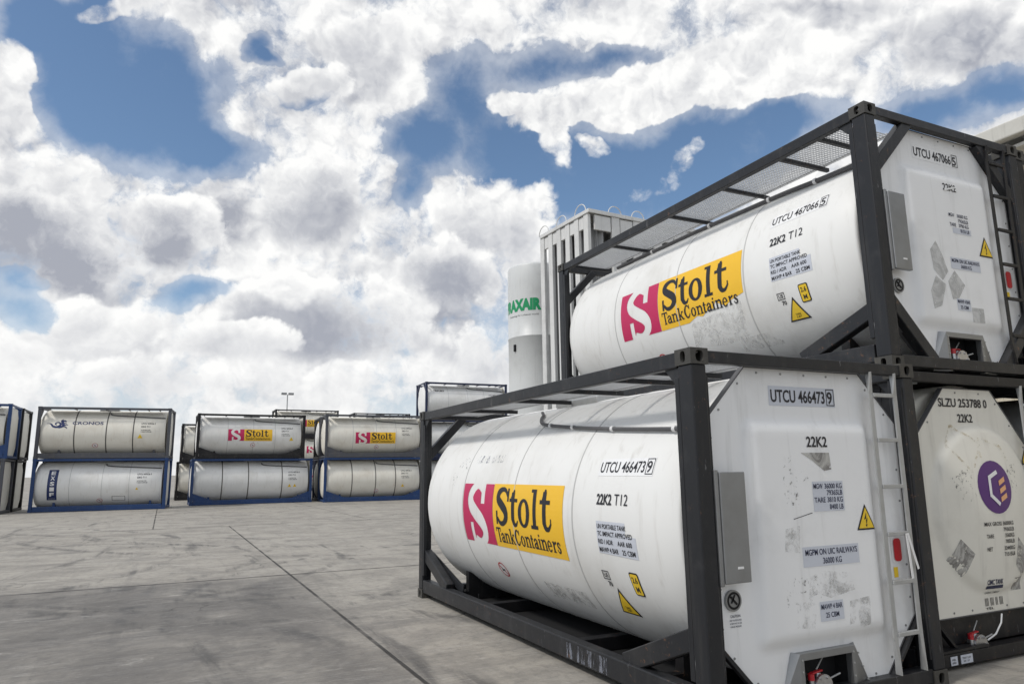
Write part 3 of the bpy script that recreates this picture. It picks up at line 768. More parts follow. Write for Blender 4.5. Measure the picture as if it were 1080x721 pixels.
def end_fittings(root, pan, gauge=True, valve_x=1.12, holder=True, door=True):
    FMs = M['steel']
    if holder:
        mb = MB(); mb.box((.185, -.012, .945), (.420, .030, 1.705), .006); mb.box((.148, -.002, .93), (.182, .055, 1.72), .004)
        h_ = mb.build('document_holder', FMs, root)
        mb = MB(); mb.box((.30, -.016, 1.04), (.35, -.012, 1.055)); mb.build('latch', M['whitev'], h_)
    if gauge:
        mb = MB(); mb.tube([(.325, YP, .815), (.325, YP-.02, .815)], .072, 28); g_ = mb.build('gauge', FMs, root)
        mb = MB(); ring(mb, .325, .815, .060, .060, .016, lambda u, v, o: (u, YP-.0215-o, v), .0); mb.build('gauge_ring', M['void'], g_)
        mb = MB(); mb.beam((.295, YP-.024, .845), (.35, YP-.024, .79), .004, .014, (0, 0, 1), 0); mb.beam((.30, YP-.024, .80), (.335, YP-.024, .855), .004, .010, (0, 0, 1), 0); mb.build('gauge_hand', M['void'], g_)
    if door:
        # surround of the valve recess
        mb = MB()
        f0 = lambda x, z: (x, YP-.055, z); f1 = lambda x, z: (x, YP-.0, z)
        mb.prism([(.88, .355), (1.45, .355), (1.45, .402), (.88, .402)], f0, f1)
        mb.prism([(.88, .02), (.915, .02), (.915, .355), (.88, .355)], f0, f1)
        mb.prism([(1.415, .02), (1.45, .02), (1.45, .355), (1.415, .355)], f0, f1)
        mb.add([(.88, YP-.055, .402), (.88, YP-.055, .02), (.70, YP-.004, .02), (.84, YP-.004, .41), (.88, YP, .402), (.88, YP, .02)], [(0, 1, 2, 3), (0, 3, 4), (1, 2, 5), (3, 2, 5, 4)])
        mb.add([(1.45, YP-.055, .402), (1.45, YP-.055, .02), (1.68, YP-.004, .02), (1.50, YP-.004, .41), (1.45, YP, .402), (1.45, YP, .02)], [(0, 1, 2, 3), (0, 3, 4), (1, 2, 5), (3, 2, 5, 4)])
        dr = mb.build('valve_surround', FMs, root)
        mb = MB()
        for z in (.10, .19, .28, .36):
            mb.tube([(1.432, YP-.056, z), (1.432, YP-.060, z)], .007, 8); mb.tube([(.898, YP-.056, z), (.898, YP-.060, z)], .007, 8)
        for a, b in ((1.50, .34), (1.54, .24), (1.59, .14)): mb.tube([(a, YP-.03, b), (a, YP-.045, b)], .007, 8)
        mb.build('bolt', M['galv'], dr); dr.children[-1]['kind'] = 'stuff'
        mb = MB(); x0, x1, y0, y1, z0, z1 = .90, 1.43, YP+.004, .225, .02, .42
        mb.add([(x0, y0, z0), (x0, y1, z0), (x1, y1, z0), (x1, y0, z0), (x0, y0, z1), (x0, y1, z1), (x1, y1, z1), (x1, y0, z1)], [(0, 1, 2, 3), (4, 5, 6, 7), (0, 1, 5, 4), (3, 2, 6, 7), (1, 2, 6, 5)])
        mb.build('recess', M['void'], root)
    vx = valve_x; vy = .06
    mb = MB()
    mb.tube([(vx, vy+.22, .16), (vx, vy+.02, .15)], [.055, .05], 16); mb.tube([(vx, vy+.02, .15), (vx, vy, .15)], .085, 20)
    mb.tube([(vx, vy+.06, .15), (vx, vy+.06, .235)], [.04, .022], 12); mb.tube([(vx-.10, vy+.03, .12), (vx-.10, vy+.03, .20)], .02, 10)
    for k in range(6): a = k*PI/3; mb.tube([(vx+.068*math.cos(a), vy-.012, .15+.068*math.sin(a)), (vx+.068*math.cos(a), vy+.03, .15+.068*math.sin(a))], .010, 6)
    vl = mb.build('outlet_valve', M['silver'], root)
    mb = MB(); mb.beam((vx-.10, vy+.03, .245), (vx+.03, vy+.05, .25), .03, .012, (0, 0, 1), .003); mb.tube([(vx-.1, vy+.03, .2), (vx-.1, vy+.03, .245)], .024, 10); mb.build('valve_handle', M['red'], vl)
    mb = MB(); mb.tube([(vx+.05, vy+.03, .18), (vx+.19, vy+.02, .215)], .007, 8); mb.tube([(vx-.02, vy+.05, .26), (vx+.09, vy+.08, .33)], .006, 8); mb.build('lever', M['galv'], vl)
def ladder_side_bits(pan, bul_sf):
    mb = MB(); put_poly(mb, rounded(2.065, .965, 2.155, 1.145, .03), bul_sf, .012, .3); mb.build('red_plate', M['red'], pan)
    mb = MB(); put_poly(mb, rounded(2.045, .95, 2.175, 1.16, .02), bul_sf, .004, .3); mb.build('plate_backing', M['whitev'], pan)
    mb = MB(); put_poly(mb, rect(2.05, .84, 2.10, .92), bul_sf, .004, .3); mb.build('tag', M['warn'], pan)

# ---- the ground --------------------------------------------------
def mat_ground():
    mt, t, b = newmat('stained_yard_concrete'); o = t.new('ShaderNodeNewGeometry').outputs['Position']
    sp = t.new('ShaderNodeSeparateXYZ'); t.l.new(o, sp.inputs[0]); x, y = sp.outputs[0], sp.outputs[1]
    wob = t.math('MULTIPLY', t.math('SUBTRACT', t.noise(o, 2.5, 6, .7), .5), .05)
    # slab number for tone; slabs shift at y = 22.4
    far = t.math('GREATER_THAN', y, 22.4)
    xs = t.math('ADD', t.math('ADD', x, 1.25), t.math('MULTIPLY', far, 2.3))
    cellx = t.math('FLOOR', t.math('DIVIDE', xs, 7.2)); celly = t.math('FLOOR', t.math('DIVIDE', t.math('SUBTRACT', y, 9.3), 13.1))
    cb = t.new('ShaderNodeCombineXYZ'); t.l.new(cellx, cb.inputs[0]); t.l.new(celly, cb.inputs[1])
    wnz = t.new('ShaderNodeTexWhiteNoise'); t.l.new(cb.outputs[0], wnz.inputs[0]); tone = wnz.outputs[0]
    def joint(v, period, wd):
        m_ = t.math('PINGPONG', v, period/2)   # 0 at the joints
        m_ = t.math('ABSOLUTE', t.math('ADD', m_, t.math('MULTIPLY', wob, .35)))
        return t.ramp(m_, wd, wd*2.2, 1, 0)
    jx = joint(xs, 7.2, .013); jy = joint(t.math('SUBTRACT', y, 9.3), 13.1, .024)
    j = t.math('MAXIMUM', jx, jy)
    jn = t.ramp(t.noise(o, 1.1, 5, .7), .36, .55, .55, 1)
    j = t.math('MULTIPLY', j, jn)
    big = t.noise(o, .22, 5, .6, .6); mid = t.noise(o, 1.1, 8, .66, .5); fine = t.noise(o, 9, 8, .72); grit = t.noise(o, 55, 4, .7)
    strk = t.noise(t.mapping(o, (.30, 2.2, 1), rot=(0, 0, .12)), 1.0, 8, .68, .8)
    strk2 = t.noise(t.mapping(o, (2.6, .32, 1), rot=(0, 0, -.25)), 1.0, 8, .66, .8)
    c = t.mix(big, (.27, .248, .215), (.43, .403, .355))
    c = t.mix(t.math('MULTIPLY', t.ramp(mid, .40, .66), .62), c, (.185, .176, .163))
    c = t.mix(t.math('MULTIPLY', t.ramp(strk, .50, .70), .65), c, (.145, .138, .13))
    c = t.mix(t.math('MULTIPLY', t.ramp(strk2, .50, .70), .50), c, (.15, .143, .134))
    c = t.mix(t.math('MULTIPLY', t.ramp(strk, .22, .42, 1, 0), .50), c, (.50, .49, .46))
    c = t.mix(t.math('MULTIPLY', t.ramp(fine, .46, .66), .55), c, (.155, .148, .139))
    c = t.mix(t.math('MULTIPLY', t.ramp(grit, .52, .70), .38), c, (.13, .13, .13))
    c = t.mix(t.math('MULTIPLY', tone, .22), c, (.48, .455, .41))
    # front slab: cloud shadow painted into its colour along with rubber dirt
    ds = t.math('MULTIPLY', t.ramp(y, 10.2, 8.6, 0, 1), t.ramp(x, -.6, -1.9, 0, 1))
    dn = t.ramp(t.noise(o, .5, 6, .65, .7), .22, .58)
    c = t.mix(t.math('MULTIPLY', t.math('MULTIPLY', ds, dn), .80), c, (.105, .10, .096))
    # curved tyre scuffs
    for cx_, cy_, rr, sw in ((-9, 3, 6.2, .16), (-9, 3, 7.9, .16), (6, 24, 11.8, .2), (6, 24, 13.6, .2), (-14, 16, 9.5, .18), (-14, 16, 11.4, .18), (3, 2, 5.6, .12), (-4, -2, 9.2, .12), (-4, -2, 7.6, .12), (-12, -1, 11.5, .14), (-12, -1, 13.1, .14), (4, 6, 7.2, .12), (-6, 13, 6.3, .15), (-6, 13, 4.6, .15)):
        dd = t.vmath('DISTANCE', o, (cx_, cy_, 0), out=1)
        e = t.math('ABSOLUTE', t.math('SUBTRACT', t.math('ADD', dd, t.math('MULTIPLY', wob, 4)), rr))
        e = t.ramp(e, sw*.25, sw, 1, 0)
        e = t.math('MULTIPLY', e, t.ramp(strk2, .42, .62)); c = t.mix(t.math('MULTIPLY', e, .60), c, (.075, .073, .071))
    vo = t.new('ShaderNodeTexVoronoi', feature='DISTANCE_TO_EDGE'); vo.inputs['Scale'].default_value = .33
    wv = t.new('ShaderNodeTexNoise'); t.l.new(o, wv.inputs[0]); wv.inputs['Scale'].default_value = 1.3; wv.inputs['Detail'].default_value = 7
    t.l.new(t.vmath('ADD', o, t.vmath('MULTIPLY', wv.outputs[1], (1.3, 1.3, 0))), vo.inputs['Vector'])
    crk = t.math('MULTIPLY', t.ramp(vo.outputs[0], .0015, .006, 1, 0), t.ramp(t.noise(o, .35, 3, .5), .52, .60)); c = t.mix(t.math('MULTIPLY', crk, .75), c, (.05, .048, .045))
    oil = t.noise(o, 1.9, 5, .55, .2); c = t.mix(t.math('MULTIPLY', t.ramp(oil, .68, .74), .55), c, (.07, .066, .062))
    spk = t.noise(o, 16, 3, .6); c = t.mix(t.math('MULTIPLY', t.ramp(spk, .70, .76), .6), c, (.06, .058, .055))
    lit = t.noise(t.mapping(o, (.8, 2.6, 1), rot=(0, 0, .5)), 1.4, 9, .75, .6); c = t.mix(t.math('MULTIPLY', t.ramp(lit, .56, .70), .40), c, (.56, .54, .50))
    # fine hairline scratches
    sc = t.noise(t.mapping(o, (1.2, 14, 1), rot=(0, 0, .7)), 1.0, 3, .5, 1.5)
    c = t.mix(t.math('MULTIPLY', t.ramp(t.math('ABSOLUTE', t.math('SUBTRACT', sc, .5)), .004, .016, 1, 0), .22), c, (.48, .47, .45))
    c = t.mix(t.math('MULTIPLY', j, .93), c, (.025, .024, .023))
    t.l.new(c, b.inputs['Base Color'])
    t.l.new(t.ramp(mid, .3, .7, .62, .85), b.inputs['Roughness']); b.inputs['Specular IOR Level'].default_value = .35
    bp = t.new('ShaderNodeBump'); bp.inputs['Strength'].default_value = .5; bp.inputs['Distance'].default_value = .01
    hgt = t.math('SUBTRACT', t.math('ADD', t.math('MULTIPLY', grit, .25), t.math('MULTIPLY', fine, .5)), t.math('MULTIPLY', j, 1.5))
    t.l.new(hgt, bp.inputs['Height']); t.l.new(bp.outputs[0], b.inputs['Normal'])
    return mt
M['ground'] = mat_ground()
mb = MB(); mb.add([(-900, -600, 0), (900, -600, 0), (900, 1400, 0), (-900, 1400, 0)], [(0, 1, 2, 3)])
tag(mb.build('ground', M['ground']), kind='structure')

# ---- warehouse on the right --------------------------------------
M['cream'] = mat_paint('cream_sheet_cladding', (.58, .53, .43), (.46, .42, .34), .5, .8, .01, .4, (.34, .30, .24), .3)
M['trim'] = mat_paint('pale_eaves_trim', (.58, .57, .53), (.44, .43, .40), .5, .8, .01, .4, (.34, .33, .30), .3)
wh = empty('warehouse', (13.4, 0, 0)); tag(wh, 'cream corrugated warehouse with pale eaves rising behind the upper right container', 'building')
mb = MB(); y = -16.0; pts = []
while y < 13: pts += [(0, y), (0, y+.16), (.05, y+.20), (.05, y+.32)]; y += .36
vs = [(a, b, z) for a, b in pts for z in (0, 8.25)]; mb.add(vs, [(2*i, 2*i+2, 2*i+3, 2*i+1) for i in range(len(pts)-1)])
mb.build('wall', M['cream'], wh)
mb = MB(); mb.box((.1, -16, 0), (26, 13, 8.2)); mb.build('inner_volume', M['cream'], wh)
mb = MB(); mb.prism([(-.75, 8.86), (13, 11.6), (26.6, 8.86), (26.6, 8.66), (13, 11.4), (-.75, 8.66)], lambda a, b: (a, -16.6, b), lambda a, b: (a, 13.6, b)); rf = mb.build('roof', M['trim'], wh)
mb = MB(); mb.box((-.95, -16.6, 8.60), (-.70, 13.6, 8.95), .03); mb.build('gutter', M['trim'], rf)
mb = MB(); mb.box((-.72, -16.6, 8.40), (.06, 13.6, 8.48), .01); mb.box((-.10, -16.6, 8.2), (.02, 13.6, 8.42), .01); mb.build('soffit', M['trim'], rf)

# ---- gas tank and vaporiser rack ---------------------------------
M['gas_white'] = mat_paint('white_vessel_paint', (.62, .635, .635), (.54, .55, .55), .4, .6, .01, .4, (.42, .42, .41), .4)
gt = empty('storage_tank', (13.42, 27.4, 0)); tag(gt, 'tall white cylindrical gas tank with green lettering left of the finned tower', 'storage tank')
mb = MB(); RG = 1.50; prof = [(RG, .6), (RG, 2.), (RG, 4), (RG, 6), (RG, 8.2), (RG+.02, 8.22), (RG+.02, 8.27), (RG, 8.29), (RG, 9.5), (RG, 11), (RG, 11.85)]+[(RG*math.cos(a*PI/16)**.8, 11.85+.32*math.sin(a*PI/16)) for a in range(1, 8)]+[(.01, 12.17)]
N = 64; vs = [(r*math.cos(2*PI*k/N), r*math.sin(2*PI*k/N), z) for r, z in prof for k in range(N)]
mb.add(vs, [(i*N+k, i*N+(k+1) % N, (i+1)*N+(k+1) % N, (i+1)*N+k) for i in range(len(prof)-1) for k in range(N)], True)
gb = mb.build('vessel', M['gas_white'], gt)
for k in range(4):
    a = k*PI/2+.5; mb = MB(); mb.box((math.cos(a)*1.3-.1, math.sin(a)*1.3-.1, 0), (math.cos(a)*1.3+.1, math.sin(a)*1.3+.1, 1.0), .01); mb.build('leg', M['gas_white'], gt)
camd = Vector((-3.33-13.05, -3.92-27.4)); ang0 = math.atan2(camd.y, camd.x)
def gsurf(u, v, off): a = ang0+u/RG; return ((RG+off)*math.cos(a), (RG+off)*math.sin(a), v)
lines(gb, gsurf, [('PRAXAIR', -2.24, 9.55, .56, 2.45)], M['green'], 'lettering', .065, .006)
lines(gb, gsurf, [('Technology for a cleaner world', -1.75, 9.25, .09, 1.8)], M['pipe'], 'small_lettering', 0, .006)
mb = MB(); mb.box((-.06, -.06, 0), (.06, .06, .35), .02); o = mb.build('bracket', M['black'], gb, (RG*math.cos(ang0-.85)*1.02, RG*math.sin(ang0-.85)*1.02, 7.5))

vp = empty('vaporizer_tower', (12.03, 20.0, 0), .05); tag(vp, 'tall pale finned vaporizer tower with lifting hoops along its flat top', 'vaporizer tower')
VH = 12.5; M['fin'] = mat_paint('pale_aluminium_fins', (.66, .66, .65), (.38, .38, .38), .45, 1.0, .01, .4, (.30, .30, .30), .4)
M['finshade'] = mat_paint('shaded_aluminium_tubes', (.42, .425, .43), (.32, .32, .33), .6, 1.0, .01, .4, (.15, .15, .15), .3)  # darker copy of the fin colour, shade inside the rack painted in
VD, VW = 3.9, 6.2
mb = MB(); mb.box((-.08, -.08, VH-.16), (VW, .02, VH), .01); mb.box((-.08, .022, VH-.16), (.02, VD, VH), .01); mb.box((.022, VD-.1, VH-.16), (VW, VD, VH), .01); mb.box((.022, .022, VH-.06), (VW-.01, VD-.11, VH-.03)); mb.build('top_frame', M['fin'], vp)
ny, nx = 6, 6
for k in range(ny):
    y = .08+(VD-.35)*k/(ny-1)
    mb = MB(); mb.box((-.03, y, .5), (.13, y+.33, VH-.16), .02); mb.build('column', M['fin'], vp)
    if k < ny-1:
        mb = MB(); mb.box((.0, y+.35, VH-.75), (.10, y+(VD-.35)/(ny-1)-.02, VH-.2), .015); mb.build('cap_plate', M['fin'], vp)
for k in range(1, nx):
    x = .0+(VW-.4)*k/(nx-1)
    mb = MB(); mb.box((x, -.03, .5), (x+.42, .12, VH-.16), .02); mb.build('column', M['fin'], vp)
for k in range(nx-1):
    x = .0+(VW-.4)*k/(nx-1); mb = MB(); mb.box((x+(.46 if k else .28), .0, VH-.85), (x+(VW-.4)/(nx-1)-.04, .1, VH-.2), .015); mb.build('cap_plate', M['fin'], vp)
for i in range(5):
    for j in range(4):
        x = .65+i*1.18; y = .45+j*.95
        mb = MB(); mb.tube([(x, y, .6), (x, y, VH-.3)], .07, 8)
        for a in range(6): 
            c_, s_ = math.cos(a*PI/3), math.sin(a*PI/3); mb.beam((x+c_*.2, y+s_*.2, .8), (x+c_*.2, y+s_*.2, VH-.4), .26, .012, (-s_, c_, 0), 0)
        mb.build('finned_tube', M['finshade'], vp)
for k in range(3):
    y = .2+k*1.5; mb = MB(); mb.tube([(-.02, y+.42-.42*math.cos(a*PI/12), VH-.02+.40*math.sin(a*PI/12)) for a in range(13)], .022, 8); mb.build('hoop', M['fin'], vp)
for k in range(4):
    x = 1.0+k*1.25; mb = MB(); mb.tube([(x+.34-.34*math.cos(a*PI/12), -.02, VH-.02+.34*math.sin(a*PI/12)) for a in range(13)], .022, 8); mb.build('hoop', M['fin'], vp)
mb = MB(); mb.box((-.2, -.2, 0), (VW+.1, VD+.1, .5), .02); mb.build('base', M['trim'], vp)

# ---- far light mast ----------------------------------------------
lm = empty('light_mast', (14.6, 120, 0)); tag(lm, 'thin tall floodlight mast with a double head far behind the containers', 'light mast')
mb = MB(); mb.tube([(0, 0, 0), (0, 0, 14.8)], [.16, .09], 10); mb.build('pole', M['galv'], lm)
for s_ in (-1, 1):
    mb = MB(); mb.box((s_*.15, -.3, 14.75), (s_*1.0, .3, 15.1), .04); mb.build('lamp_head', M['steel'], lm)

# ------------------------------------------------------------------ near stack
CX, CY, CYAW = 2.4748, .2085, -.0095
# container A
A, Ash = make_container('A', 'white tank container with yellow sign and grey ladder, nearest one on the ground', (0, 0, 0), 0, 'charcoal', 'tank_white', ladder='galv', group='tank containers in the near stack')
stolt_sign(Ash, .905, 4.375); side_marks(Ash, 'UTCU 466473', '9'); small_pictos(Ash, 1.35, .745, .93, .715, 1.25, .47)
nosmoke(Ash, 3.65, .585, .10)
sf = side_surf(0)
conduit(A, [(3.45, 2.62), (3.28, 2.53), (3.16, 2.42), (2.93, 2.32), (2.2, 2.215), (1.4, 2.135), (.50, 2.07), (.22, 2.06)], [(2.75, 2.285), (2.2, 2.215), (1.42, 2.137), (.50, 2.072)])
plates(Ash, sf, [rect(-4.30, 1.84, -3.47, 1.94)], M['bare'], 'scraped_strip')
plates(Ash, sf, [[(-4.75, 1.80), (-4.45, 1.74), (-4.47, 2.0), (-4.6, 1.97)], rect(-4.85, 1.55, -4.7, 1.72)], M['glue'], 'old_sticker_residue')
plates(Ash, sf, [rect(-2.7, .38, -1.9, .58)], M['paper'], 'scuff_mark')
pan, es = make_panel(A, 'rect', M['panel_white'])
id_code(pan, es, 'UTCU 466473', '9', .845, 2.232, .098, .685)
lines(pan, es, [('22K2', 1.13, 1.885, .082, .225)], M['ink'], 'type_code', .02)
plates(pan, es, [rect(1.155, 1.395, 1.49, 1.62), rect(.995, .995, 1.60, 1.14), rect(1.125, .60, 1.375, .74)], M['sticker'], 'sticker')
lines(pan, es, [('MGW', 1.165, 1.565, .04, .10), ('36000 KG', 1.475, 1.565, .04, .19, 'r'), ('79365LB', 1.475, 1.515, .04, .17, 'r'), ('TARE', 1.165, 1.462, .04, .12), ('3810 KG', 1.475, 1.462, .04, .17, 'r'), ('8400 LB', 1.475, 1.408, .04, .15, 'r'),
                ('MGPM ON UIC RAILWAYS', 1.30, 1.078, .045, .56, 'c'), ('36000 KG', 1.30, 1.012, .045, .20, 'c'), ('MAWP 4 BAR', 1.25, .685, .038, .225, 'c'), ('25 CBM', 1.25, .625, .038, .14, 'c')], M['inkblue'], 'data_lettering', .012)
lines(pan, es, [('CAUTION', .345, .70, .018, .09, 'c'), ('KEEP VALVES CLOSED', .345, .676, .011, .11, 'c'), ('WHEN NOT IN USE', .345, .655, .011, .11, 'c'), ('CHECK PRESSURE', .345, .634, .011, .10, 'c')], M['inkblue'], 'caution_lettering', .012)
tri_sign(pan, es, 1.715, 1.235, .215, .20)
plates(pan, es, [[(1.06, 1.84), (1.37, 1.84), (1.38, 1.71), (1.30, 1.70), (1.18, 1.78)]], M['torn_dark'], 'torn_sticker')
plates(pan, es, [rect(.86, 1.45, 1.0, 1.82), [(1.05, 1.62), (1.12, 1.62), (1.12, 1.70), (1.05, 1.72)]], M['glue'], 'old_sticker_residue')
plates(pan, es, [rect(.80, .73, 1.15, .93)], M['glue'], 'speckled_residue')
plates(pan, es, [[(.88, .58), (1.06, .56), (1.10, .74), (.90, .76)], [(1.02, .77), (1.12, .80), (1.25, .76), (1.52, .80), (1.48, .93), (1.2, .96), (1.05, .93)], [(1.42, .5), (1.66, .53), (1.68, .74), (1.45, .72)], [(.82, 1.12), (.97, 1.10), (.99, 1.3), (.84, 1.28)]], M['paper'], 'peeled_sticker')
mb = MB(); put_poly(mb, [(.93, 1.345), (1.13, 1.385), (1.13, 1.390), (.93, 1.350)], es, .004, .3); mb.build('scratch', M['ink'], pan)
end_fittings(A, pan); ladder_side_bits(pan, es)
mb = MB(); mb.beam((2.120, -.012, 1.19), (2.205, -.012, .91), .004, .020, (1, 0, 0), 0); mb.beam((2.115, -.004, 1.19), (2.135, -.004, .84), .004, .024, (1, 0, 0), 0); mb.build('hanging_strap', M['whitev'], A)
# worn rub marks on the frame of A
mb = MB(); mb.box((.0085, 1.25, .09), (.0110, 1.9, .22)); mb.build('rub_mark', M['bare'], A)

# container B
B, Bsh = make_container('B', 'off-white tank container with round purple emblem and black frame, right on the ground', (CX, CY, 0), CYAW, 'black', 'tank_cream', ladder='galv', group='tank containers in the near stack')
pan, es = make_panel(B, 'round', M['panel_cream'])
lines(pan, es, [('SLZU 253788 0', .71, 2.275, .082, .74), ('22K2', .97, 2.13, .08, .225)], M['ink'], 'identification_code', .02)
plates(pan, es, [ell(1.245, 1.52, .252, .245)], M['purple'], 'emblem_disc', .003)
mb = MB()
for a, b in (((1.30, 1.66), (1.17, 1.61)), ((1.17, 1.625), (1.155, 1.43)), ((1.155, 1.445), (1.27, 1.36))):
    p, q = Vector(a), Vector(b); d = (q-p).normalized(); n_ = Vector((-d.y, d.x))*.018; put_poly(mb, [tuple(p+n_), tuple(q+n_), tuple(q-n_), tuple(p-n_)], es, .006 + .0004*len(mb.f), .5)
mb.build('emblem_bracket', M['whitev'], pan)
mb = MB()
for i in range(3): z = 1.55-.075*i; put_poly(mb, [(1.30, z-.02), (1.40, z+.02), (1.40, z+.065), (1.30, z+.025)], es, .0062, .5)
mb.build('emblem_bars', M['peach'], pan)
lines(pan, es, [('MAX GROSS 36000KG', 1.45, 1.17, .036, .44, 'r'), ('79365LB', 1.45, 1.115, .036, .17, 'r'), ('TARE', 1.03, 1.06, .036, .10), ('3560KG', 1.45, 1.06, .036, .15, 'r'), ('7850LB', 1.45, 1.005, .036, .15, 'r'),
                ('NET', 1.03, .945, .036, .075), ('32440KG', 1.45, .945, .036, .17, 'r'), ('71515LB', 1.45, .89, .036, .17, 'r')], M['ink'], 'data_lettering', .015)
plates(pan, es, [rect(1.03, .605, 1.26, .635)], M['inkblue'], 'maker_bar', .004)
lines(pan, es, [('CIMC TANK', 1.03, .645, .045, .23)], M['inkblue'], 'maker_lettering', .03)
lines(pan, es, [('LEASING COMPANY', 1.04, .56, .018, .20), ('||| ||| || |||', 1.04, .47, .055, .26), ('TEL', 1.04, .42, .02, .12)], M['ink'], 'small_lettering', .01)
plates(pan, es, [[(.70, 1.07), (.87, .93), (.73, .73), (.56, .89)], [(1.52, 1.05), (1.66, .93), (1.60, .66), (1.47, .80)], rect(1.45, .56, 1.60, .68)], M['torn_dark'], 'peeled_sticker')
plates(pan, es, [[(.66, 1.62), (.92, 1.72), (.96, 1.44), (.80, 1.36)], [(1.46, 1.70), (1.66, 1.74), (1.60, 1.45), (1.48, 1.5)]], M['glue'], 'speckled_residue')
mb = MB()
for a, b in (((.72, 1.90), (.96, 1.66)), ((.72, 1.90), (.84, 2.10)), ((.96, 1.66), (1.14, 1.92)), ((.84, 2.10), (1.14, 1.92)), ((1.14, 1.98), (1.45, 1.90)), ((1.45, 1.90), (1.52, 1.76)), ((1.10, 1.74), (1.14, 1.98))):
    p, q = Vector(a), Vector(b); d = (q-p).normalized(); n_ = Vector((-d.y, d.x))*.012; put_poly(mb, [tuple(p+n_), tuple(q+n_), tuple(q-n_), tuple(p-n_)], es, .002+.00015*len(mb.f), .06)
mb.build('sticker_outline', M['tape'], pan)
tri_sign(pan, es, 1.99, 1.72, .22, .20)
mb = MB(); mb.box((.165, .02, .137), (.9, .13, .16), .004); mb.box((.165, .16, .137), (2.3, .20, .395), .004); mb.build('valve_bay', M['black'], B)
end_fittings(B, pan, gauge=False, holder=False, door=False, valve_x=.86)
mb = MB(); mb.tube([(1.10, .0, .40), (1.06, -.01, .33), (.98, .0, .24), (.90, .03, .19)], .007, 8); mb.build('cable', M['whitev'], B)
for a, b in ((.335, .425), (.47, .63)):
    mb = MB(); mb.box((a, .008, .045), (b, .0125, .115)); mb.build('stencil_plate', M['sticker'], B)
lines(B, lambda u, v, o: (u, .008-o, v), [('HBL', .35, .085, .014, .05), ('002', .35, .06, .014, .05), ('TEST 2.5Y', .485, .085, .014, .12), ('03 / 17', .50, .06, .014, .08)], M['ink'], 'plate_lettering', .01, .003)
mb = MB(); mb.box((.15, .03, .93), (.18, .09, 1.70), .004); mb.build('document_holder', M['pipe'], B)

# container C on top of B
C_, Csh = make_container('C', 'white tank container with torn yellow sign and black ladder, topmost of the near stack', (CX, CY, H), CYAW, 'charcoal', 'tank_white', ladder='black', end_braces=True, group='tank containers in the near stack')
stolt_sign(Csh, .95, 4.235, torn=True); side_marks(Csh, 'UTCU 467066', '5', v=.09); small_pictos(Csh, 1.27, .85, .96, .82, 1.13, .645)
nosmoke(Csh, 3.55, .55, .10)
conduit(C_, [(5.2, 2.62), (4.2, 2.58), (3.19, 2.545), (2.3, 2.45), (1.5, 2.38), (.95, 2.29), (.47, 2.24), (.22, 2.23)], [(4.2, 2.58), (2.85, 2.51), (1.7, 2.40), (.95, 2.29)], .026)
plates(Csh, sf, [[(-2.85, .62), (-2.75, .93), (-2.3, .98), (-1.85, 1.05), (-1.88, .62), (-2.3, .56)], rect(-2.1, .42, -1.5, .6)], M['smear'], 'peeled_sign_residue')
pan, es = make_panel(C_, 'rect', M['panel_white'])
id_code(pan, es, 'UTCU 467066', '5', .80, 2.225, .098, .685, sticker=M['panel_white'])
lines(pan, es, [('22K2', 1.12, 1.89, .075, .21)], M['ink'], 'type_code', .012)
plates(pan, es, [[(1.14, 1.88), (1.34, 1.94), (1.34, 1.955), (1.14, 1.90)]], M['panel_white'], 'scraped_letters', .006)
plates(pan, es, [rect(1.20, 1.44, 1.49, 1.50), rect(1.10, 1.06, 1.57, 1.18), rect(1.12, .635, 1.33, .755)], M['sticker'], 'sticker')
lines(pan, es, [('MGW', 1.16, 1.615, .038, .09), ('36000 KG', 1.46, 1.615, .038, .17, 'r'), ('79365LB', 1.46, 1.562, .038, .16, 'r'), ('TARE', 1.16, 1.512, .038, .10), ('3700 KG', 1.46, 1.512, .038, .16, 'r'), ('8155 LB', 1.46, 1.458, .038, .14, 'r'),
                ('MGPM ON UIC RAILWAYS', 1.335, 1.128, .038, .44, 'c'), ('36000 KG', 1.335, 1.075, .036, .17, 'c'), ('MAWP 4 BAR', 1.225, .71, .036, .19, 'c'), ('25 CBM', 1.225, .652, .036, .12, 'c')], M['inkblue'], 'data_lettering', .014)
tri_sign(pan, es, 1.70, 1.24, .235, .22)
plates(pan, es, [[(.80, 1.22), (.90, 1.32), (.98, 1.18), (1.04, 1.02), (.94, .92), (.82, 1.02)], [(1.02, .92), (1.14, 1.04), (1.28, .90), (1.16, .76), (1.06, .74)], [(.74, .80), (.84, .96), (.98, .88), (.88, .66), (.76, .62)], rect(1.34, .53, 1.53, .68)], M['torn_light'], 'peeled_sticker')
end_fittings(C_, pan); ladder_side_bits(pan, es)

# neighbours D (upper) and E (lower) at the right edge
D_, Dsh = make_container('D', 'black framed tank container cut by the right edge on the upper level', (CX+2.485, CY+.02, H), CYAW, 'black', 'tank_dirty', ladder='black', end_braces=True, group='tank containers in the near stack')
pan, es = make_panel(D_, 'rect', M['panel_white'])
E_, Esh = make_container('E', 'black framed tank container on the ground beneath the one cut by the right edge', (CX+2.485, CY+.02, 0), CYAW, 'black', 'tank_dirty', ladder='galv', group='tank containers in the near stack')
pan, es = make_panel(E_, 'rect', M['panel_cream'])

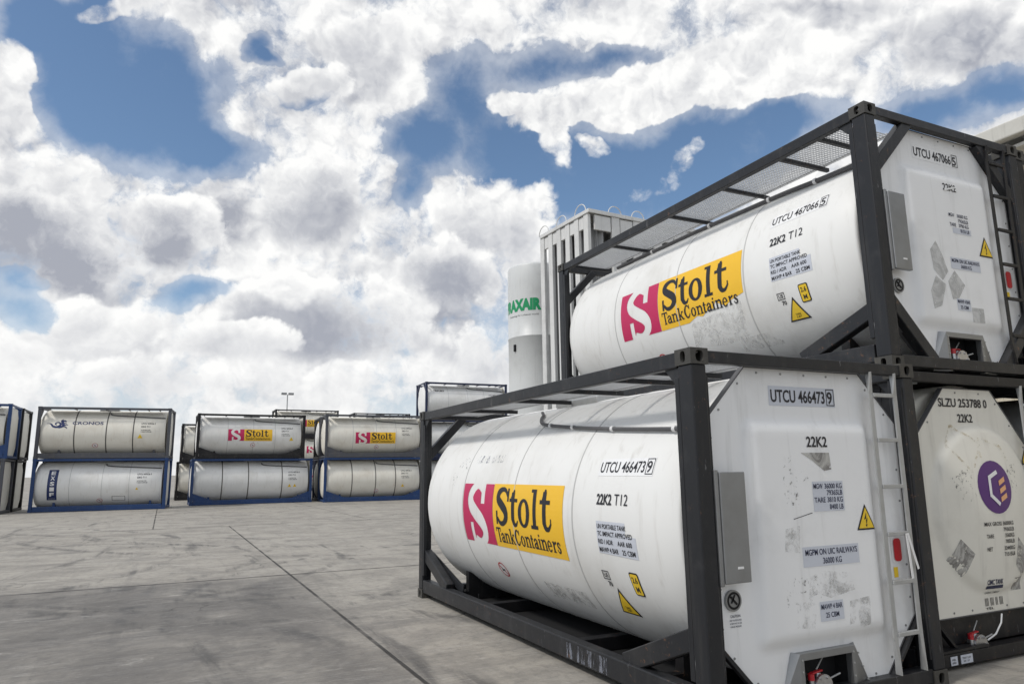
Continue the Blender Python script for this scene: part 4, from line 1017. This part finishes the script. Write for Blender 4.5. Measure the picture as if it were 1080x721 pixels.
# ------------------------------------------------------------------ distant stacks
def far(label, x0, y0, yaw, level, frame, shellm, L=L20, straps='strap', sign=None, braces=True, depth=0, codes=True, dx=0):
    """x0, y0: left front corner seen from the yard"""
    c, s = math.cos(yaw), math.sin(yaw)
    x = x0+L*c-depth*s+dx*c; y = y0+L*s+depth*c+dx*s
    root, sh = make_container('far', label, (x, y, level*H), yaw+PI/2, frame, shellm, L=L, detail=False, straps=straps, side_braces=braces, ladder=None, group='tank containers in the far rows')
    sf_ = side_surf(0)
    mb = MB(); put = []
    # white closure of both ends
    pm = MB(); pm.prism([(.6, .15), (1.85, .15), (2.25, .55), (2.25, 2.05), (1.85, 2.45), (.6, 2.45), (.19, 2.05), (.19, .55)], lambda a, b: (a, .10, b), lambda a, b: (a, .13, b)); pm.build('end_panel', M['panel_cream'], root)
    conduit(root, [(2.9, 2.47), (2.72, 2.30), (1.6, 2.2), (.3, 2.12)], [], .03)
    if codes:
        lines(sh, sf_, [('UTCU 459126 3', -1.40, 1.75, .09, .66), ('22K2 T11', -1.40, 1.58, .09, .42), ('UN PORTABLE TANK', -1.40, 1.42, .05, .45), ('TC IMPACT APPROVED', -1.40, 1.33, .05, .5)], M['ink'], 'data_lettering', .02)
    return root, sh
G = (-9.226, 38.072, -.0952)
def far_tri(sh, y, v, w_=.22):
    mb = MB(); put_poly(mb, [(-y-w_/2, v), (-y+w_/2, v), (-y, v+w_*.9)], side_surf(0), .003); mb.build('warning_sign', M['warn'], sh)
# G: EXSIF below, CRONOS above
g0, sh = far('white tank container in a bright blue frame with a navy vertical sign, at the left', *G, 0, 'blue', 'tank_white', braces=False, straps='seam')
s_ = side_surf(0)
mb = MB(); put_poly(mb, [(-5.34, .52), (-4.92, .52), (-4.92, 2.10), (-5.34, 2.10)], s_, .003); mb.build('sign_ground', M['navyv'], sh)
mb = MB()
for i, ch_ in enumerate('EXSIF'): put_text(mb, ch_, -5.13, 1.82-.27*i, .19, .19, s_, .006, .04, 'c')
put_poly(mb, rect(-5.28, .60, -4.98, .612), s_, .006); mb.build('sign_lettering', M['whitev'], sh)
far_tri(sh, 1.38, 1.0, .14); nosmoke(sh, 3.05, .42, .13)
mb = MB()
for r_ in (rect(-2.5, .40, -1.9, .42), rect(-2.5, .66, -1.9, .68), rect(-2.5, .42, -2.48, .66), rect(-1.92, .42, -1.9, .66)): put_poly(mb, r_, s_, .003)
mb.build('stencil_frame', M['pipe'], sh)
g1, sh = far('cream tank container with a seahorse emblem in a slate frame, upper one of its stack', *G, 1, 'grey', 'tank_cream', braces=False)
r = Raster(.95, .58, .012)
for st in ([(.0, .30, .008), (.10, .31, .02), (.20, .26, .035), (.28, .16, .045), (.42, .12, .05), (.55, .17, .05), (.60, .27, .045), (.52, .36, .035), (.42, .36, .03), (.37, .29, .03), (.42, .24, .025)],
           [(.48, .12, .05), (.62, .12, .05), (.72, .20, .055), (.70, .30, .06), (.66, .40, .055), (.74, .46, .045), (.82, .42, .03)], [(.66, .40, .04), (.62, .47, .03), (.68, .54, .02)],
           [(.72, .20, .04), (.82, .24, .03), (.92, .22, .012)], [(.72, .16, .03), (.84, .12, .025), (.90, .04, .01)], [(.70, .30, .03), (.80, .33, .02), (.86, .30, .012)]):
    r.stroke(smooth_pts(st))
mb = MB(); r.emit(mb, s_, -5.63, 1.45, .004); mb.build('emblem', M['navyv'], sh)
lines(sh, s_, [('CRONOS', -4.52, 1.71, .17, 1.38)], M['navyv'], 'sign_lettering', .02)
far_tri(sh, 1.42, 1.02, .24); nosmoke(sh, 3.45, .62, .13)
# G0: two stacks two deep at the left edge, seen end on
A0 = (-9.99, 36.99, -.013)
far('tank container in a bright blue frame cut by the left edge, upper level', A0[0]-6.16, A0[1], A0[2], 1, 'blue', 'tank_cream')
far('tank container in a grey frame cut by the left edge, standing on the ground', A0[0]-6.22, A0[1], A0[2], 0, 'grey', 'tank_cream')
far('black framed tank container behind the blue one at the left edge, upper level', A0[0]-6.1, A0[1], A0[2], 1, 'black', 'tank_dirty', depth=2.62)
far('black framed tank container behind the grey one at the left edge, on the ground', A0[0]-6.16, A0[1], A0[2], 0, 'black', 'tank_dirty', depth=2.62)
# M: between G and H, further back
far('black framed tank container in the gap between blue framed stacks, upper level', -2.45, 50, .0, 1, 'black', 'tank_cream')
far('black framed tank container in the gap between blue framed stacks, on the ground', -2.62, 50, .0, 0, 'black', 'tank_cream')
far('dim tank container further back in the left gap, upper level', -9.6, 53, .0, 1, 'black', 'tank_dirty')
far('dim tank container further back in the left gap, on the ground', -9.8, 53, .0, 0, 'black', 'tank_dirty')
# H
g2, sh = far('long white tank container with a blue frame and three dark straps under the signed one', -1.99, 40.3, .012, 0, 'blue', 'tank_white', L=6.72)
far_tri(sh, 1.32, .92, .2); far_tri(sh, 1.02, .92, .2)
g3, sh = far('white tank container with magenta and yellow sign, black frame, above the long blue one', -1.82, 40.385, .012, 1, 'black', 'tank_dirty', straps='seam')
stolt_sign(sh, 1.03, 4.38); far_tri(sh, .82, 1.05, .24); nosmoke(sh, 3.0, .78, .13)
far('tank container in a faded ochre frame hidden behind the long blue one', -1.6, 40.3, .012, 0, 'ochre', 'tank_dirty', depth=2.6, dx=.58)
# I
I_ = (5.151, 39.018, -.049)
g4, sh = far('white tank container, blue frame and dark straps, beside the near stack on the ground', *I_, 0, 'blue', 'tank_cream')
far_tri(sh, 1.3, .8, .2); nosmoke(sh, 2.9, .55, .13)
g5, sh = far('cream tank container with magenta and yellow sign in a grey frame beside the near stack', *I_, 1, 'grey', 'tank_cream', straps='seam')
stolt_sign(sh, .84, 4.25); nosmoke(sh, 2.95, .6, .13)
far('navy framed tank container behind the sign bearing grey one, upper level', *I_, 1, 'black', 'tank_dirty', depth=2.6)
far('navy framed tank container behind the blue one beside the near stack, on the ground', *I_, 0, 'navy', 'tank_dirty', depth=2.6)
# J three high, K and N beyond
for lv, nm in ((2, 'topmost navy framed tank container of the three-high stack left of the gas tank'), (1, 'middle tank container of the three-high stack left of the gas tank'), (0, 'lowest tank container of the three-high stack left of the gas tank')):
    o, sh = far(nm, 12.386, 41.881, -.05, lv, 'navy', 'tank_white', straps='seam', braces=False)
    if lv == 2: lines(sh, s_, [('TRIFLEET', -5.45, 1.98, .14, .80)], M['ink'], 'sign_lettering', .03)
for lv, nm in ((2, 'topmost container of the back stack, yellow sign above the long blue framed pair'), (1, 'middle tank container of the back stack showing a magenta mark'), (0, 'lowest tank container of the back stack behind the long blue one')):
    o, sh = far(nm, 5.864, 66.919, .0, lv, 'black', 'tank_cream', straps='seam')
    stolt_sign(sh, .95 if lv == 2 else 1.0, 3.95 if lv == 2 else 3.0)
for lv, nm in ((2, 'topmost container of the back stack, only its roof above the cream one'), (1, 'middle tank container of the back stack hidden behind the cream one'), (0, 'lowest tank container of the back stack hidden behind the cream one')):
    if lv == 2 or True: far(nm, 13.925, 69.077, -.019, lv, 'black', 'tank_dirty')
S.render.engine = 'CYCLES'
